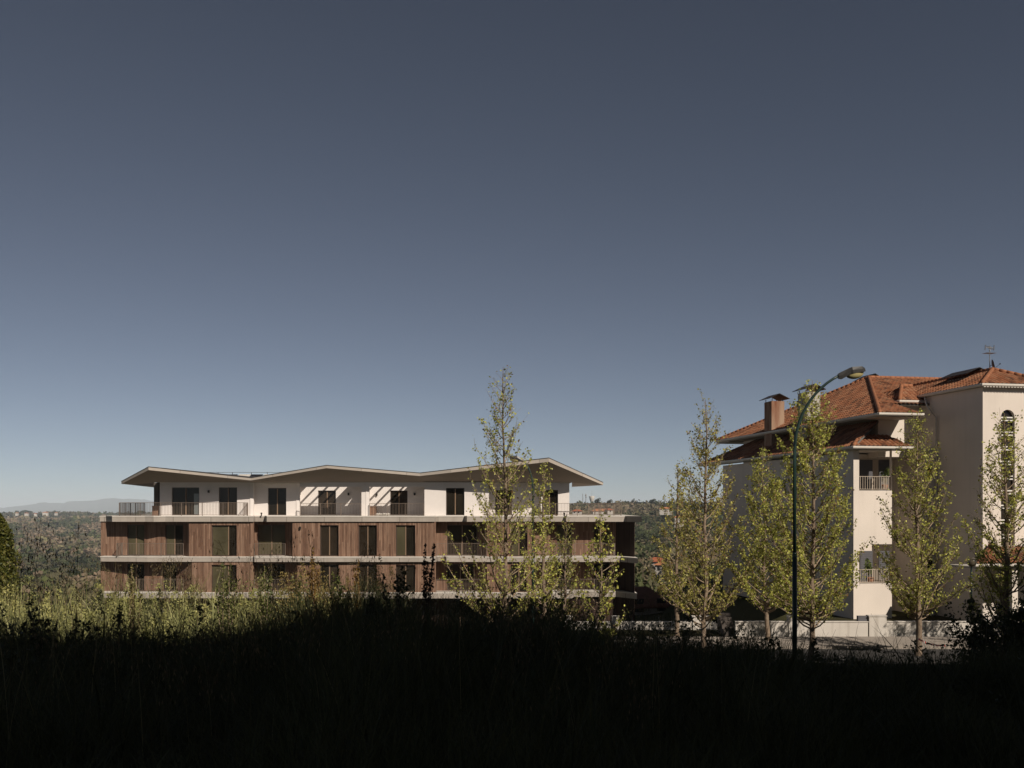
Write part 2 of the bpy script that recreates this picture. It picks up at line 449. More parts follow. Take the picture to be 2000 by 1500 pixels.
def terrain():
    ys = np.concatenate([np.linspace(-80, 0, 12), np.linspace(1, 60, 70)[0:], np.linspace(62, 180, 45), np.geomspace(186, 9500, 90)])
    ts = np.linspace(-1, 1, 181)
    v = []
    for y in ys:
        half = 90 + max(y, 0) * 1.6
        t = np.sign(ts) * np.abs(ts) ** 1.7
        v.append(np.stack([t * half, np.full_like(t, y), ground(t * half, np.full_like(t, y))], 1))
    v = np.concatenate(v); n = len(ts)
    i, j = np.meshgrid(np.arange(len(ys) - 1), np.arange(n - 1), indexing='ij')
    a = (i * n + j).ravel()
    f = np.stack([a, a + 1, a + n + 1, a + n], 1)
    cy = v[f[:, 0], 1]
    m_near = cy < 60
    o = npobj('hillside_ground', v, f[m_near], M['soil'], smooth=True); tag(o, kind='structure')
    o = npobj('hills', v, f[~m_near], M['hill'], smooth=True); tag(o, kind='structure')
    mb = MB()
    mb.box(-26000, 26000, -9000, 26000, -92, -90)
    o = obj('plain', mb, M['hill']); tag(o, kind='structure')
terrain()

def mountain():
    D = 14000.0
    pxs = np.arange(-1500, 1500, 6.0)
    kx = [-1500, -900, -300, -100, 0, 50, 90, 120, 140, 215, 250, 290, 320, 420, 520, 700, 900, 1500]
    ky = [1000, 990, 997, 994, 992, 987, 982, 983, 980, 973.5, 974, 976.5, 980, 984, 992, 997, 1002, 1010]
    zr = (HY - interp(pxs, kx, ky)) / F * D + vnoise(pxs * .09, pxs * 0) * 9 + vnoise(pxs * .3, pxs * 0 + 3) * 3
    xr = (pxs - HX) / F * D
    rows = []
    for k, (dy, fz) in enumerate([(-3000, 0), (-2200, .16), (-1500, .42), (-800, .7), (-300, .9), (0, 1), (600, .8), (2500, 0)]):
        rows.append(np.stack([xr * (D + dy) / D, np.full_like(xr, D + dy) + vnoise(pxs * .05 + k, pxs * 0 + k) * 150, -91 + (zr + 91) * fz + (vnoise(pxs * .14 + 7 * k, pxs * 0 + k) * 12 if 0 < fz < 1 else 0)], 1))
    v = np.concatenate(rows); n = len(xr)
    i, j = np.meshgrid(np.arange(len(rows) - 1), np.arange(n - 1), indexing='ij'); a = (i * n + j).ravel()
    o = npobj('mountains', v, np.stack([a, a + 1, a + n + 1, a + n], 1), M['mountain'], smooth=True)
    tag(o, kind='structure')
mountain()

# ------------------------------------------------------------------ road and pavement (terrace at -6.55)
RZ = -6.5
def road():
    mb = MB(); mb.box(-24, 70, 36.5, 45.5, RZ - .3, RZ)
    tag(obj('road', mb, M['asphalt']), kind='structure')
    mb = MB(); mb.box(-24, 70, 45.5, 48.9, RZ - .3, RZ + .13)
    tag(obj('pavement', mb, M['paving']), kind='structure')
    mb = MB(); mb.box(-24, 70, 34.3, 36.5, RZ - .3, RZ + .12)
    tag(obj('near_pavement', mb, M['paving']), kind='structure')
road()

# ------------------------------------------------------------------ apartment building
YB = 78.0
APT = empty('apartment_building', (X(712, 78), 84.0, -9.0))
tag(APT, 'long low apartment building of brown timber boards with a white top floor and zigzag roof', 'building')

def wall_poly(mb, pts, z0, z1, holes, th=0.25):
    """pts: (px, D) polyline of the outer face; holes: (px0, px1, zlo, zhi). Builds face, back and reveals"""
    P3 = [(X(px, YB - D), YB - D) for px, D in pts]
    for i in range(len(pts) - 1):
        (x0, y0), (x1, y1) = P3[i], P3[i + 1]
        L = math.hypot(x1 - x0, y1 - y0)
        if L < 1e-6: continue
        ux, uy = (x1 - x0) / L, (y1 - y0) / L
        nx, ny = -uy, ux                      # inwards (away from camera for left-to-right runs)
        hs_ = []
        if abs(pts[i][1] - pts[i + 1][1]) < 1e-6 and pts[i][0] < pts[i + 1][0]:
            for (a, b, lo, hi) in holes:
                if a >= pts[i][0] - .01 and b <= pts[i + 1][0] + .01:
                    hs_.append((X(a, y0) - x0, X(b, y0) - x0, lo, hi))
        us = sorted(set([0, L] + [h[0] for h in hs_] + [h[1] for h in hs_]))
        zs = sorted(set([z0, z1] + [h[2] for h in hs_] + [h[3] for h in hs_]))
        T = lambda u, w, z: (x0 + ux * u + nx * w, y0 + uy * u + ny * w, z)
        inh = lambda u, z: any(h[0] < u < h[1] and h[2] < z < h[3] for h in hs_)
        for a in range(len(us) - 1):
            for b in range(len(zs) - 1):
                u0, u1, w0, w1 = us[a], us[a + 1], zs[b], zs[b + 1]
                if inh((u0 + u1) / 2, (w0 + w1) / 2): continue
                mb.quad(T(u0, 0, w0), T(u1, 0, w0), T(u1, 0, w1), T(u0, 0, w1))
                mb.quad(T(u0, th, w0), T(u0, th, w1), T(u1, th, w1), T(u1, th, w0))
        for h in hs_:
            mb.quad(T(h[0], 0, h[2]), T(h[0], 0, h[3]), T(h[0], th, h[3]), T(h[0], th, h[2]))
            mb.quad(T(h[1], 0, h[3]), T(h[1], 0, h[2]), T(h[1], th, h[2]), T(h[1], th, h[3]))
            mb.quad(T(h[0], 0, h[3]), T(h[1], 0, h[3]), T(h[1], th, h[3]), T(h[0], th, h[3]))
            mb.quad(T(h[1], 0, h[2]), T(h[0], 0, h[2]), T(h[0], th, h[2]), T(h[1], th, h[2]))
        mb.quad(T(0, 0, z0), T(0, th, z0), T(0, th, z1), T(0, 0, z1))
        mb.quad(T(L, th, z0), T(L, 0, z0), T(L, 0, z1), T(L, th, z1))
        mb.quad(T(0, 0, z1), T(L, 0, z1), T(L, th, z1), T(0, th, z1))

def window(par, x0, x1, yf, z0, z1, panes=2, mats=('glass_dark', 'glass_dark'), rec=0.14, split=None, mull='mull'):
    mb = MB(); y = yf + rec; fw = 0.055
    mb.box(x0, x1, y, y + .07, z1 - fw, z1); mb.box(x0, x1, y, y + .07, z0, z0 + fw)
    mb.box(x0, x0 + fw, y, y + .07, z0 + fw, z1 - fw); mb.box(x1 - fw, x1, y, y + .07, z0 + fw, z1 - fw)
    w = obj('window', mb, M['frame'], par)
    xs = [x0 + fw] + ([split] if split else [x0 + (x1 - x0) * k / panes for k in range(1, panes)]) + [x1 - fw]
    for k in range(1, len(xs) - 1):
        m2 = MB(); m2.box(xs[k] - .035, xs[k] + .035, y - .012, y + .06, z0 + fw, z1 - fw)
        obj('mullion', m2, M[mull], w)
    for k in range(len(xs) - 1):
        p = MB(); off = 0.03 * (k % 2)
        p.box(xs[k] + (.035 if k else 0), xs[k + 1] - (.035 if k < len(xs) - 2 else 0), y + .02 + off, y + .04 + off, z0 + fw, z1 - fw)
        obj('pane', p, M[mats[k % len(mats)]], w)
    return w

def railing(par, a, b, z0, h=1.05, gap=0.115, m='rail', post=1.6, r=0.008):
    mb = MB(); a = Vector((a[0], a[1], 0)); b = Vector((b[0], b[1], 0)); d = b - a; L = d.length; d.normalize()
    ang = math.atan2(d.y, d.x); ca, sa = math.cos(ang), math.sin(ang)
    T = lambda u, w, z: (a.x + ca * u - sa * w, a.y + sa * u + ca * w, z)
    mb.box(0, L, -.022, .022, z0 + h - .03, z0 + h, T); mb.box(0, L, -.012, .012, z0 + .07, z0 + .095, T)
    n = max(1, int(L / gap))
    for i in range(n + 1):
        u = L * i / n; mb.box(u - r, u + r, -r, r, z0 + .095, z0 + h - .03, T)
    k = max(1, round(L / post))
    for i in range(k + 1):
        u = L * i / k; mb.box(u - .02, u + .02, -.028, .028, z0, z0 + h - .03, T)
    return obj('railing', mb, M[m], par)

ZS1, ZB1 = Z(1007.5, 76.5), Z(1019, 76.5)     # top floor slab: top / underside
ZS2, ZB2 = Z(1087, 76.5), Z(1097.3, 76.5)
ZS3, ZB3 = Z(1157, 76.5), Z(1168.5, 76.5)
ZG = -10.6
BACK = 13.0
def apt():
    # --- slabs
    def slab(pts, z1, z0, cop=True):
        poly = [(X(px, YB - D), YB - D) for px, D in pts]
        back = [(poly[-1][0] + .2, YB + BACK), (poly[0][0] - .2, YB + BACK)]
        mb = MB(); mb.prism(poly + back, z0, z1 - (.08 if cop else 0))
        s = obj('floor_slab', mb, M['concrete'], APT)
        if cop:
            m2 = MB(); pp = [(x, y - .025) for x, y in poly]
            m2.prism([(pp[0][0] - .02, pp[0][1])] + pp[1:-1] + [(pp[-1][0] + .02, pp[-1][1])] + back, z1 - .079, z1)
            obj('coping', m2, M['coping'], s)
    slab([(195, .3), (207, .3), (219, 1.5), (283, 1.5), (300, 1.72), (323, 1.5), (358, 1.55), (495, 1.55), (499, .85), (517, .85), (521, 1.5), (849, 1.5),
          (853, .9), (907, .9), (912, 1.5), (1056, 1.5), (1060, 1.1), (1102, 1.1), (1106, 1.5), (1221, 1.5), (1253, 3.6)], ZS1, ZB1)
    slab([(196, 1.0), (288, 1.5), (375, 1.45), (494, 1.45), (497, 1.7), (580, 1.7), (850, 1.6), (854, .8), (868, .8), (872, 1.6), (1108, 1.6), (1212, 1.5), (1246, 3.8)], ZS2, ZB2)
    slab([(196, 1.0), (288, 1.5), (494, 1.45), (850, 1.6), (872, 1.6), (1116, 1.6), (1122, .25), (1204, .25), (1244, 2.2)], ZS3, ZB3)
    # --- timber floors
    lev = [
        (ZS2, ZB1, [(197, .2), (358, .2), (369, 1.38), (495, 1.38), (495, -.1), (557, -.1), (571, 1.38), (851, 1.38), (851, -.1), (945, -.1), (951, 1.38), (1035, 1.38), (1045, -.1), (1203, -.1)],
         [(248, 282, 'glass_olive', 'glass_olive', .2), (323, 357.5, 'glass_olive', 'glass_dark', .2), (413, 462, 'glass_olive', 'glass_dark', 1.38), (503, 557, 'glass_olive', 'glass_olive', -.1),
          (625, 661, 'glass_brown', 'glass_brown', 1.38), (700, 736, 'glass_brown', 'glass_dark', 1.38), (773, 811, 'glass_olive', 'glass_dark', 1.38), (873, 932, 'glass_brown', 'glass_brown', -.1),
          (997, 1030, 'glass_olive', 'glass_dark', 1.38), (1088, 1117, 'glass_olive', 'glass_dark', -.1), (1160, 1191, 'glass_brown', 'glass_olive', -.1)], Z(1025.5, 77.2)),
        (ZS3, ZB2, [(197, .2), (346, .2), (375, 1.38), (495, 1.38), (495, -.1), (557, -.1), (580, 1.38), (851, 1.38), (851, -.1), (930, -.1), (951, 1.38), (1035, 1.38), (1045, -1.7), (1203, -1.7)],
         [(248, 282, 'glass_dark', 'glass_dark', .2), (318, 345, 'glass_dark', 'glass_dark', .2), (413, 462, 'glass_olive', 'glass_dark', 1.38), (503, 557, 'glass_olive', 'glass_brown', -.1),
          (625, 661, 'glass_dark', 'glass_brown', 1.38), (700, 736, 'glass_brown', 'glass_dark', 1.38), (773, 811, 'glass_brown', 'glass_dark', 1.38), (873, 925, 'glass_brown', 'glass_brown', -.1),
          (997, 1030, 'glass_dark', 'glass_dark', 1.38), (1088, 1117, 'glass_dark', 'glass_dark', -1.7), (1160, 1191, 'glass_dark', 'glass_dark', -1.7)], Z(1102.5, 77.2)),
        (ZG, ZB3, [(210, 0), (495, 0), (840, 0), (1100, 0), (1203, 0)],
         [(873, 925, 'glass_dark', 'glass_dark', 0), (997, 1030, 'glass_dark', 'glass_dark', 0)], Z(1178, 78))]
    for (z0, z1, pl, wins, ztop) in lev:
        zb = z0 + (.03 if z0 > ZG + 1 else 1.0)
        mb = MB(); wall_poly(mb, pl, z0, z1, [(a, b, zb, ztop) for a, b, *_ in wins])
        # side and rear of the floor
        xl, xr = X(pl[0][0], YB - pl[0][1]), X(pl[-1][0], YB - pl[-1][1])
        mb.box(xl, xl + .25, YB - pl[0][1] + .25, YB + BACK - .6, z0, z1)
        mb.box(xl, xr, YB + BACK - .6, YB + BACK - .4, z0, z1)
        obj('timber_wall', mb, M['wood' if z0 > ZG + 1 else 'shadewood'], APT)  # lowest floor: shade painted in through the darker boards
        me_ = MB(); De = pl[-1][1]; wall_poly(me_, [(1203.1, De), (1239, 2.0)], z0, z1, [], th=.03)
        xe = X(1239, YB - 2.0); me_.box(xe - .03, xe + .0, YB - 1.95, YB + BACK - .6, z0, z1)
        obj('end_wall', me_, M['shadewood'], APT)  # shade on the end wall painted as darker boards
        for a, b, ga, gb, D in wins:
            yf = YB - D
            sp = None
            if b - a > 45 and ga == 'glass_olive' and gb == 'glass_dark': sp = X(a + (b - a) * .66, yf)
            window(APT, X(a, yf) + .01, X(b, yf) - .01, yf, zb, ztop, 2, (ga, gb), split=sp)
    # dark corner post at the right end
    # interior back so that no light leaks through
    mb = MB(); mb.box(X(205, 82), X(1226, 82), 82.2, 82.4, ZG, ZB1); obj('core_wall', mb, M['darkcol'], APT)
    # --- balcony railings of the timber floors
    for zs in (ZS2, ZS3):
        railing(APT, (X(228, 76.7), 76.7), (X(358, 76.7), 76.7), zs, 1.02)
        railing(APT, (X(497, 76.6), 76.6), (X(557, 76.6), 76.6), zs, 1.02)
        railing(APT, (X(853, 76.6), 76.6), (X(950, 76.6), 76.6), zs, 1.02)
        railing(APT, (X(1045, 76.7), 76.7), (X(1200, 76.7), 76.7), zs, 1.02)
    for px in (228, 1201):
        railing(APT, (X(px, 76.7), 76.78), (X(px, 76.7), 77.75), ZS2, 1.02)
    # --- top floor white walls
    zt = Z(942, 78)
    wl = [(312, 0), (495, 0), (495, -.5), (585, -.5), (585, -2.5), (706, -2.5), (706, 0), (721, 0), (721, -2.5), (829, -2.5), (829, .15), (955, .15), (955, -1.2), (1056, -1.2), (1056, -.3), (1112, -.3)]
    tw = [(335, 389, 'glass_dark', 'glass_dark', 0, 952), (427, 463, 'glass_brown', 'glass_brown', 0, 952), (523, 559, 'glass_dark', 'glass_dark', -.5, 953),
          (621, 656, 'glass_brown', 'glass_brown', -2.5, 958), (762, 796, 'glass_dark', 'glass_brown', -2.5, 958), (871, 907, 'glass_dark', 'glass_dark', .15, 953),
          (967, 1000, 'glass_dark', 'glass_brown', -1.2, 957), (1057, 1090, 'glass_olive', 'glass_dark', -.3, 957)]
    mb = MB(); wall_poly(mb, wl, ZS1, zt, [(a, b, ZS1 + .03, Z(t, YB - D)) for a, b, _, _, D, t in tw])
    xl, xr = X(312, 78), X(1112, 78.3)
    mb.box(xl, xl + .25, YB + .25, YB + BACK - 1, ZS1, zt); mb.box(xr - .25, xr, YB + .55, YB + BACK - 1, ZS1, zt)
    mb.box(xl, xr, YB + BACK - 1, YB + BACK - .8, ZS1, zt)
    obj('white_wall', mb, M['plaster'], APT)
    for a, b, ga, gb, D, t in tw:
        yf = YB - D
        if a == 335:
            w = window(APT, X(a, yf) + .01, X(b, yf) - .01, yf, ZS1 + .03, Z(t, yf), 2, (ga, gb))
            p = MB(); p.box(X(377.5, yf), X(387.5, yf), yf + .155, yf + .165, ZS1 + .1, Z(964, yf)); obj('pane', p, M['glass_sky'], w)  # opaque pane painted with the sky glow behind it
        else:
            window(APT, X(a, yf) + .01, X(b, yf) - .01, yf, ZS1 + .03, Z(t, yf), 2, (ga, gb))
    # lintel over both loggias and the step
    for a, b in ((585, 706), (721, 829)):
        mb = MB(); mb.box(X(a, 78) + .002, X(b, 78) - .002, 78.0, 78.22, Z(951, 78), zt); obj('lintel', mb, M['plaster'], APT)
    mb = MB(); mb.box(X(496, 78), X(584.6, 78), 78.0, 78.48, Z(944, 78), zt); obj('lintel', mb, M['plaster'], APT)
    # --- ceiling / flat roof behind the folded eave, open over the loggias with beams across the gaps
    zc0, zc1 = zt, zt + .28
    yb = YB + BACK
    YL2 = 80.5; SK = .42
    gaps = [(X(606, YL2), X(689, YL2)), (X(716, YL2), X(806, YL2))]
    mb = MB()
    xs = [X(300, 78), gaps[0][0], gaps[0][1], gaps[1][0], gaps[1][1], X(1118, 78)]
    for i in (0, 2, 4):       # the openings are cut on the skew
        l0 = xs[i] - (SK if i else 0); r0 = xs[i + 1] - (SK if i < 4 else 0)
        mb.prism([(l0, 78.0), (r0, 78.0), (xs[i + 1], YL2), (xs[i], YL2)], zc0 + .001, zc0 + .14)
    mb.box(xs[0], xs[-1], YL2, yb - .3, zc0 + .001, zc1)
    obj('flat_roof', mb, M['roofmetal'], APT)
    for (g0, g1), bm in zip(gaps, ((626.5, 648, 670), (735, 756, 776.5, 797))):
        for px in bm:
            mb = MB(); x = X(px, YL2); mb.prism([(x - .05 - SK, 78.01), (x + .05 - SK, 78.01), (x + .05, YL2 - .01), (x - .05, YL2 - .01)], zc0 + .002, zc0 + .13); obj('beam', mb, M['soffit'], APT)
    # --- folded roof plate
    e = [(237, 939.5, 945, .5), (290, 911, 918, 3.1), (490, 932.5, 938.3, 1.6), (638, 908, 914.3, 2.1), (820, 923, 929.7, 1.2), (1072, 893.5, 902, 2.85), (1178, 941.5, 947.5, -.1)]
    top = [(X(px, YB - D), YB - D, Z(t, YB - D)) for px, t, b, D in e]
    bot = [(X(px, YB - D), YB - D, Z(b, YB - D)) for px, t, b, D in e]
    W = [(X(300, 78), 78, zt)] + [(X(px, 78), 78, zt) for px in (312, 490, 638, 820, 1072)] + [(X(1118, 78), 78, zt - .03)]
    A2, B2 = P(301, 952, 86.5), P(1117, 951, 87.0)
    sf = MB()
    for i in range(6):
        a, b, c, d = bot[i], bot[i + 1], W[i + 1], W[i]
        sf.tri(a, b, c); sf.tri(a, c, d)
    sf.tri(bot[0], W[0], A2); sf.tri(bot[6], B2, W[6])
    obj('soffit', sf, M['soffit'], APT)
    fc = MB()
    for i in range(6):
        a, b = bot[i], bot[i + 1]; c = (top[i + 1][0], top[i + 1][1], top[i + 1][2] - .05); d = (top[i][0], top[i][1], top[i][2] - .05)
        a2, b2, c2, d2 = [(q[0], q[1] + .12, q[2]) for q in (a, b, c, d)]
        fc.quad(a, b, c, d); fc.quad(b2, a2, d2, c2)
    fc.quad(bot[0], A2, (A2[0], A2[1], A2[2] + .25), (top[0][0], top[0][1], top[0][2] - .05))
    fc.quad(bot[6], B2, (B2[0], B2[1], B2[2] + .25), (top[6][0], top[6][1], top[6][2] - .05))
    obj('roof_fascia', fc, M['fascia'], APT)
    rf = MB()
    Wt = [(q[0], q[1] + .0, q[2] + .45) for q in W]
    for i in range(6):
        a, b, c, d = top[i], top[i + 1], Wt[i + 1], Wt[i]
        rf.tri(a, b, c); rf.tri(a, c, d)
        # thin metal edge
        a0 = (a[0], a[1] - .015, a[2]); b0 = (b[0], b[1] - .015, b[2])
        rf.quad((a0[0], a0[1], a0[2] - .05), (b0[0], b0[1], b0[2] - .05), b0, a0); rf.quad(a0, b0, b, a)
    A2t, B2t = (A2[0], A2[1], A2[2] + .27), (B2[0], B2[1], B2[2] + .27)
    rf.tri(top[0], Wt[0], A2t); rf.tri(top[6], B2t, Wt[6])
    obj('roof', rf, M['roofmetal'], APT)
    # far side hip of the plate so that the corner reads as thick
    # railing and collectors on the flat roof
    mb = MB(); y = 86.0; z1 = Z(922.3, y)
    mb.box(X(402, y), X(560, y), y - .02, y + .02, z1 - .03, z1); mb.box(X(402, y), X(560, y), y - .015, y + .015, z1 - .32, z1 - .3)
    for px in (402, 426, 454, 491, 522, 560): mb.box(X(px, y) - .02, X(px, y) + .02, y - .02, y + .02, zc1, z1 - .03)
    obj('roof_railing', mb, M['raildark'], APT)
    for k, px in enumerate((410, 436, 462, 486, 512)):
        mb = MB(); y0 = 82.5; x = X(px, y0)
        mb.slab3([(x, y0, zc1 + .25), (x + .95, y0, zc1 + .25), (x + .95, y0 + .9, zc1 + .52), (x, y0 + .9, zc1 + .52)], .05)
        mb.box(x + .1, x + .15, y0 + .4, y0 + .45, zc1, zc1 + .32); mb.box(x + .8, x + .85, y0 + .4, y0 + .45, zc1, zc1 + .32)
        obj('solar_panel', mb, M['glass_dark'] if k % 2 else M['gutter'], APT)
    # --- top floor railings
    yr = 76.75
    railing(APT, (X(233, yr), yr), (X(476, yr), yr), ZS1, 1.03)
    railing(APT, (X(233, yr), yr + .05), (X(283, 84.8), 84.8), ZS1, 1.03, m='raildark', gap=.22, r=.01)
    railing(APT, (X(476, yr), yr + .05), (X(476, yr), 77.9), ZS1, 1.03)
    railing(APT, (X(587, 77.8), 77.8), (X(705, 77.8), 77.8), ZS1, .98)
    railing(APT, (X(722, 77.8), 77.8), (X(828, 77.8), 77.8), ZS1, .98)
    railing(APT, (X(957, 77.6), 77.6), (X(1213, 77.6), 77.6), ZS1, .98)
    railing(APT, (X(1213, 77.6), 77.66), (X(1150, 86), 86), ZS1, .98, gap=.3)
    # column, timber boxes, lamps, sacks
    mb = MB(); mb.box(X(300.5, 79), X(309.5, 79), 79.0, 79.4, ZS1, zt - .0); obj('column', mb, M['darkcol'], APT)
    mb = MB(); mb.box(X(297, 78.4), X(310.5, 78.4), 78.4, 78.75, ZS1, Z(989, 78.4)); mb.box(X(296.6, 78.4), X(310.8, 78.4), 78.36, 78.79, Z(989, 78.4), Z(988, 78.4)); obj('timber_box', mb, M['wood'], APT)
    mb = MB(); mb.box(X(721.6, 79.2), X(733, 79.2), 79.2, 80.0, ZS1, Z(990, 79.2)); mb.box(X(721.6, 79.2), X(733.4, 79.2), 79.16, 80.0, Z(990, 79.2), Z(989, 79.2)); obj('timber_box', mb, M['wood'], APT)
    for px, py, yy in ((408, 960, 78), (585.8, 964, 79.2), (681, 965, 80.5), (736, 966, 80.5), (810, 965, 80.5), (586.5, 1031, 76.62), (1046, 1110, 78)):
        mb = MB(); x, _, z = P(px, py, yy)
        mb.lathe((x, yy - .09, z), [(0.001, -.1), (.075, -.1), (.075, .1), (.001, .1)], 10); mb.box(x - .03, x + .03, yy - .06, yy, z - .04, z + .04)
        obj('wall_lamp', mb, M['lampblack'], APT)
    # vent pipe on the slab
    mb = MB(); mb.lathe((X(510.5, 77), 77, ZS1), [(.05, 0), (.05, .16), (.08, .17), (.08, .24), (.001, .25)], 10); obj('vent_pipe', mb, M['lampblack'], APT)
    mb = MB(); mb.lathe((X(1102, 77), 77, ZS1), [(.05, 0), (.05, .16), (.08, .17), (.08, .24), (.001, .25)], 10); obj('vent_pipe', mb, M['lampblack'], APT)
apt()
mb = MB()
for k in range(6):
    mb.sphere((X(737 + 4.2 * k, 78.6), 78.6 + .05 * (k % 2), ZS1 + .1), .16, 10, 6, (1, .8, .62 + .12 * (k % 2)), .08)
tag(obj('sack_pile', mb, M['bags'], origin=(X(748, 78.6), 78.6, ZS1), smooth=True), 'row of white sacks behind the top floor railing beside the small timber box', 'sacks')

# ------------------------------------------------------------------ tiled villa block on the right (turned by about ten degrees)
TH = math.radians(10.4); CU, SU = math.cos(TH), math.sin(TH)
OX, OY = X(1919.5, 56.0), 56.0
VG = -6.6
VIL = empty('tile_roofed_building', (OX, OY, VG), TH)
tag(VIL, 'cream rendered apartment house with orange clay tile roofs, balconies and a stair tower', 'building')
def V(u, v, z): return (OX + u * CU - v * SU, OY + u * SU + v * CU, z)
def uat(px, v):
    k = (px - HX) / F; return (k * (OY + v * CU) - OX + v * SU) / (CU - k * SU)
def vat(px, u):
    k = (px - HX) / F; return (k * (OY + u * SU) - OX - u * CU) / (-SU - k * CU)
def zat(py, u, v): return (HY - py) / F * (OY + u * SU + v * CU)

def tiled(par, e0, e1, t0, t1, name='roof_slope', cw=0.27, ch=0.40, under=True):
    """clay tiled slope: eave e0->e1, upper edge t0->t1 (same sides), all (u,v,z)"""
    e0, e1, t0, t1 = [np.array(q, float) for q in (e0, e1, t0, t1)]
    ed = e1 - e0; L = np.linalg.norm(ed); ed /= L
    tm = (t0 + t1) / 2 - e0; up = tm - tm.dot(ed) * ed; H = np.linalg.norm(up); up /= H
    s0, h0 = (t0 - e0).dot(ed), (t0 - e0).dot(up); s1, h1 = (t1 - e0).dot(ed), (t1 - e0).dot(up)
    nr = np.cross(ed, up); nr = nr if nr[2] > 0 else -nr
    ns = int(L / cw * 7); ss = np.linspace(0, L, ns + 1)
    pxs = [0, max(s0, 1e-3), min(s1, L - 1e-3), L] if s1 > s0 + 1e-3 else [0, s0, L]
    pys = [0, h0, h1, 0] if s1 > s0 + 1e-3 else [0, h0, 0]
    tmax = np.interp(ss, pxs, pys)
    if s0 < -1e-3: tmax = np.where(ss < .0, 0, np.maximum(tmax, 0)); 
    if s0 <= 1e-3: tmax = np.where(ss <= max(s1, 0), h0 + (h1 - h0) * np.clip((ss - s0) / max(s1 - s0, 1e-6), 0, 1), tmax)
    if s1 >= L - 1e-3: tmax = np.where(ss >= s0, h0 + (h1 - h0) * np.clip((ss - s0) / max(s1 - s0, 1e-6), 0, 1), tmax)
    nc = int(math.ceil(H / ch))
    prof = 0.085 * np.abs(np.sin(np.pi * ss / cw * 1.0)) ** 0.7 - 0.04
    rows = []; uvr = []
    for k in range(nc):
        for (t, off) in ((k * ch, 0.03), ((k + 1) * ch, 0.0)):
            tt = np.minimum(t, tmax); 
            rows.append(e0[None] + ss[:, None] * ed + tt[:, None] * up + (prof + off)[:, None] * nr)
            uvr.append(np.stack([ss / cw, np.full_like(ss, k + .5)], 1))
    Vv = np.concatenate(rows); UV = np.concatenate(uvr); n = len(ss)
    fs = []
    for r_ in range(len(rows) - 1):
        k = r_ // 2
        lo = (k * ch if r_ % 2 == 0 else (k + 1) * ch)
        for j in range(n - 1):
            if max(tmax[j], tmax[j + 1]) > (k * ch + 1e-4 if r_ % 2 == 0 else lo - 1e-4): fs.append((r_ * n + j, r_ * n + j + 1, (r_ + 1) * n + j + 1, (r_ + 1) * n + j))
    mb = MB(); mb.add([V(*q) for q in Vv], fs, [tuple(q) for q in UV])
    o = obj(name, mb, M['tile'], par)
    if under:
        m2 = MB(); d = -nr * .09
        pts = [e0 + d + up * .05, e1 + d + up * .05, t1 + d, t0 + d] if np.linalg.norm(t1 - t0) > .01 else [e0 + d + up * .05, e1 + d + up * .05, t1 + d]
        m2.add([V(*q) for q in pts] + [V(*(q + nr * .05)) for q in pts], [tuple(range(len(pts))), tuple(range(len(pts), 2 * len(pts)))])
        obj('roof_deck', m2, M['greyrender'], o)
    return o
def ridge(par, a, b, r=.13):
    a = np.array(a, float); b = np.array(b, float); L = np.linalg.norm(b - a); n = max(2, int(L / .38)); mb = MB()
    for i in range(n):
        p, q = a + (b - a) * i / n, a + (b - a) * (i + 1.12) / n
        mb.tube([V(*p), V(*q)], [r * .86, r], 8)
    return obj('ridge_tiles', mb, M['ridge'], par, smooth=True)
def gut(par, a, b):
    mb = MB(); a = np.array(a, float); b = np.array(b, float)
    d = (b - a) / np.linalg.norm(b - a); nn = np.array([d[1], -d[0], 0])
    pr = [(-.01, .03), (.13, .03), (.13, -.07), (.09, -.12), (-.01, -.12)]
    vs = [V(*(q + nn * x + np.array([0, 0, z]))) for q in (a, b) for x, z in pr]; k = 5
    mb.add(vs, [tuple(range(k)), tuple(range(k, 2 * k))[::-1]] + [(i, i + k, (i + 1) % k + k, (i + 1) % k) for i in range(k)])
    return obj('gutter', mb, M['gutter'], par)
def vbox(mb, u0, u1, v0, v1, z0, z1): mb.box(u0, u1, v0, v1, z0, z1, V)
def vwall(mb, u0, u1, v0, th, z0, z1, holes):
    """front wall with rectangular holes (u0,u1,z0,z1)"""
    us = sorted(set([u0, u1] + [h[0] for h in holes] + [h[1] for h in holes])); zs = sorted(set([z0, z1] + [h[2] for h in holes] + [h[3] for h in holes]))
    for a in range(len(us) - 1):
        for b in range(len(zs) - 1):
            um, zm = (us[a] + us[a + 1]) / 2, (zs[b] + zs[b + 1]) / 2
            if any(h[0] < um < h[1] and h[2] < zm < h[3] for h in holes): continue
            p, q, r_, s = us[a], us[a + 1], zs[b], zs[b + 1]
            mb.quad(V(p, v0, r_), V(q, v0, r_), V(q, v0, s), V(p, v0, s)); mb.quad(V(p, v0 + th, r_), V(p, v0 + th, s), V(q, v0 + th, s), V(q, v0 + th, r_))
    for h in holes + [(u0, u1, z0, z1)]:
        a, b, c, d = h
        mb.quad(V(a, v0, c), V(a, v0, d), V(a, v0 + th, d), V(a, v0 + th, c)); mb.quad(V(b, v0, d), V(b, v0, c), V(b, v0 + th, c), V(b, v0 + th, d))
        mb.quad(V(a, v0, d), V(b, v0, d), V(b, v0 + th, d), V(a, v0 + th, d)); mb.quad(V(b, v0, c), V(a, v0, c), V(a, v0 + th, c), V(b, v0 + th, c))

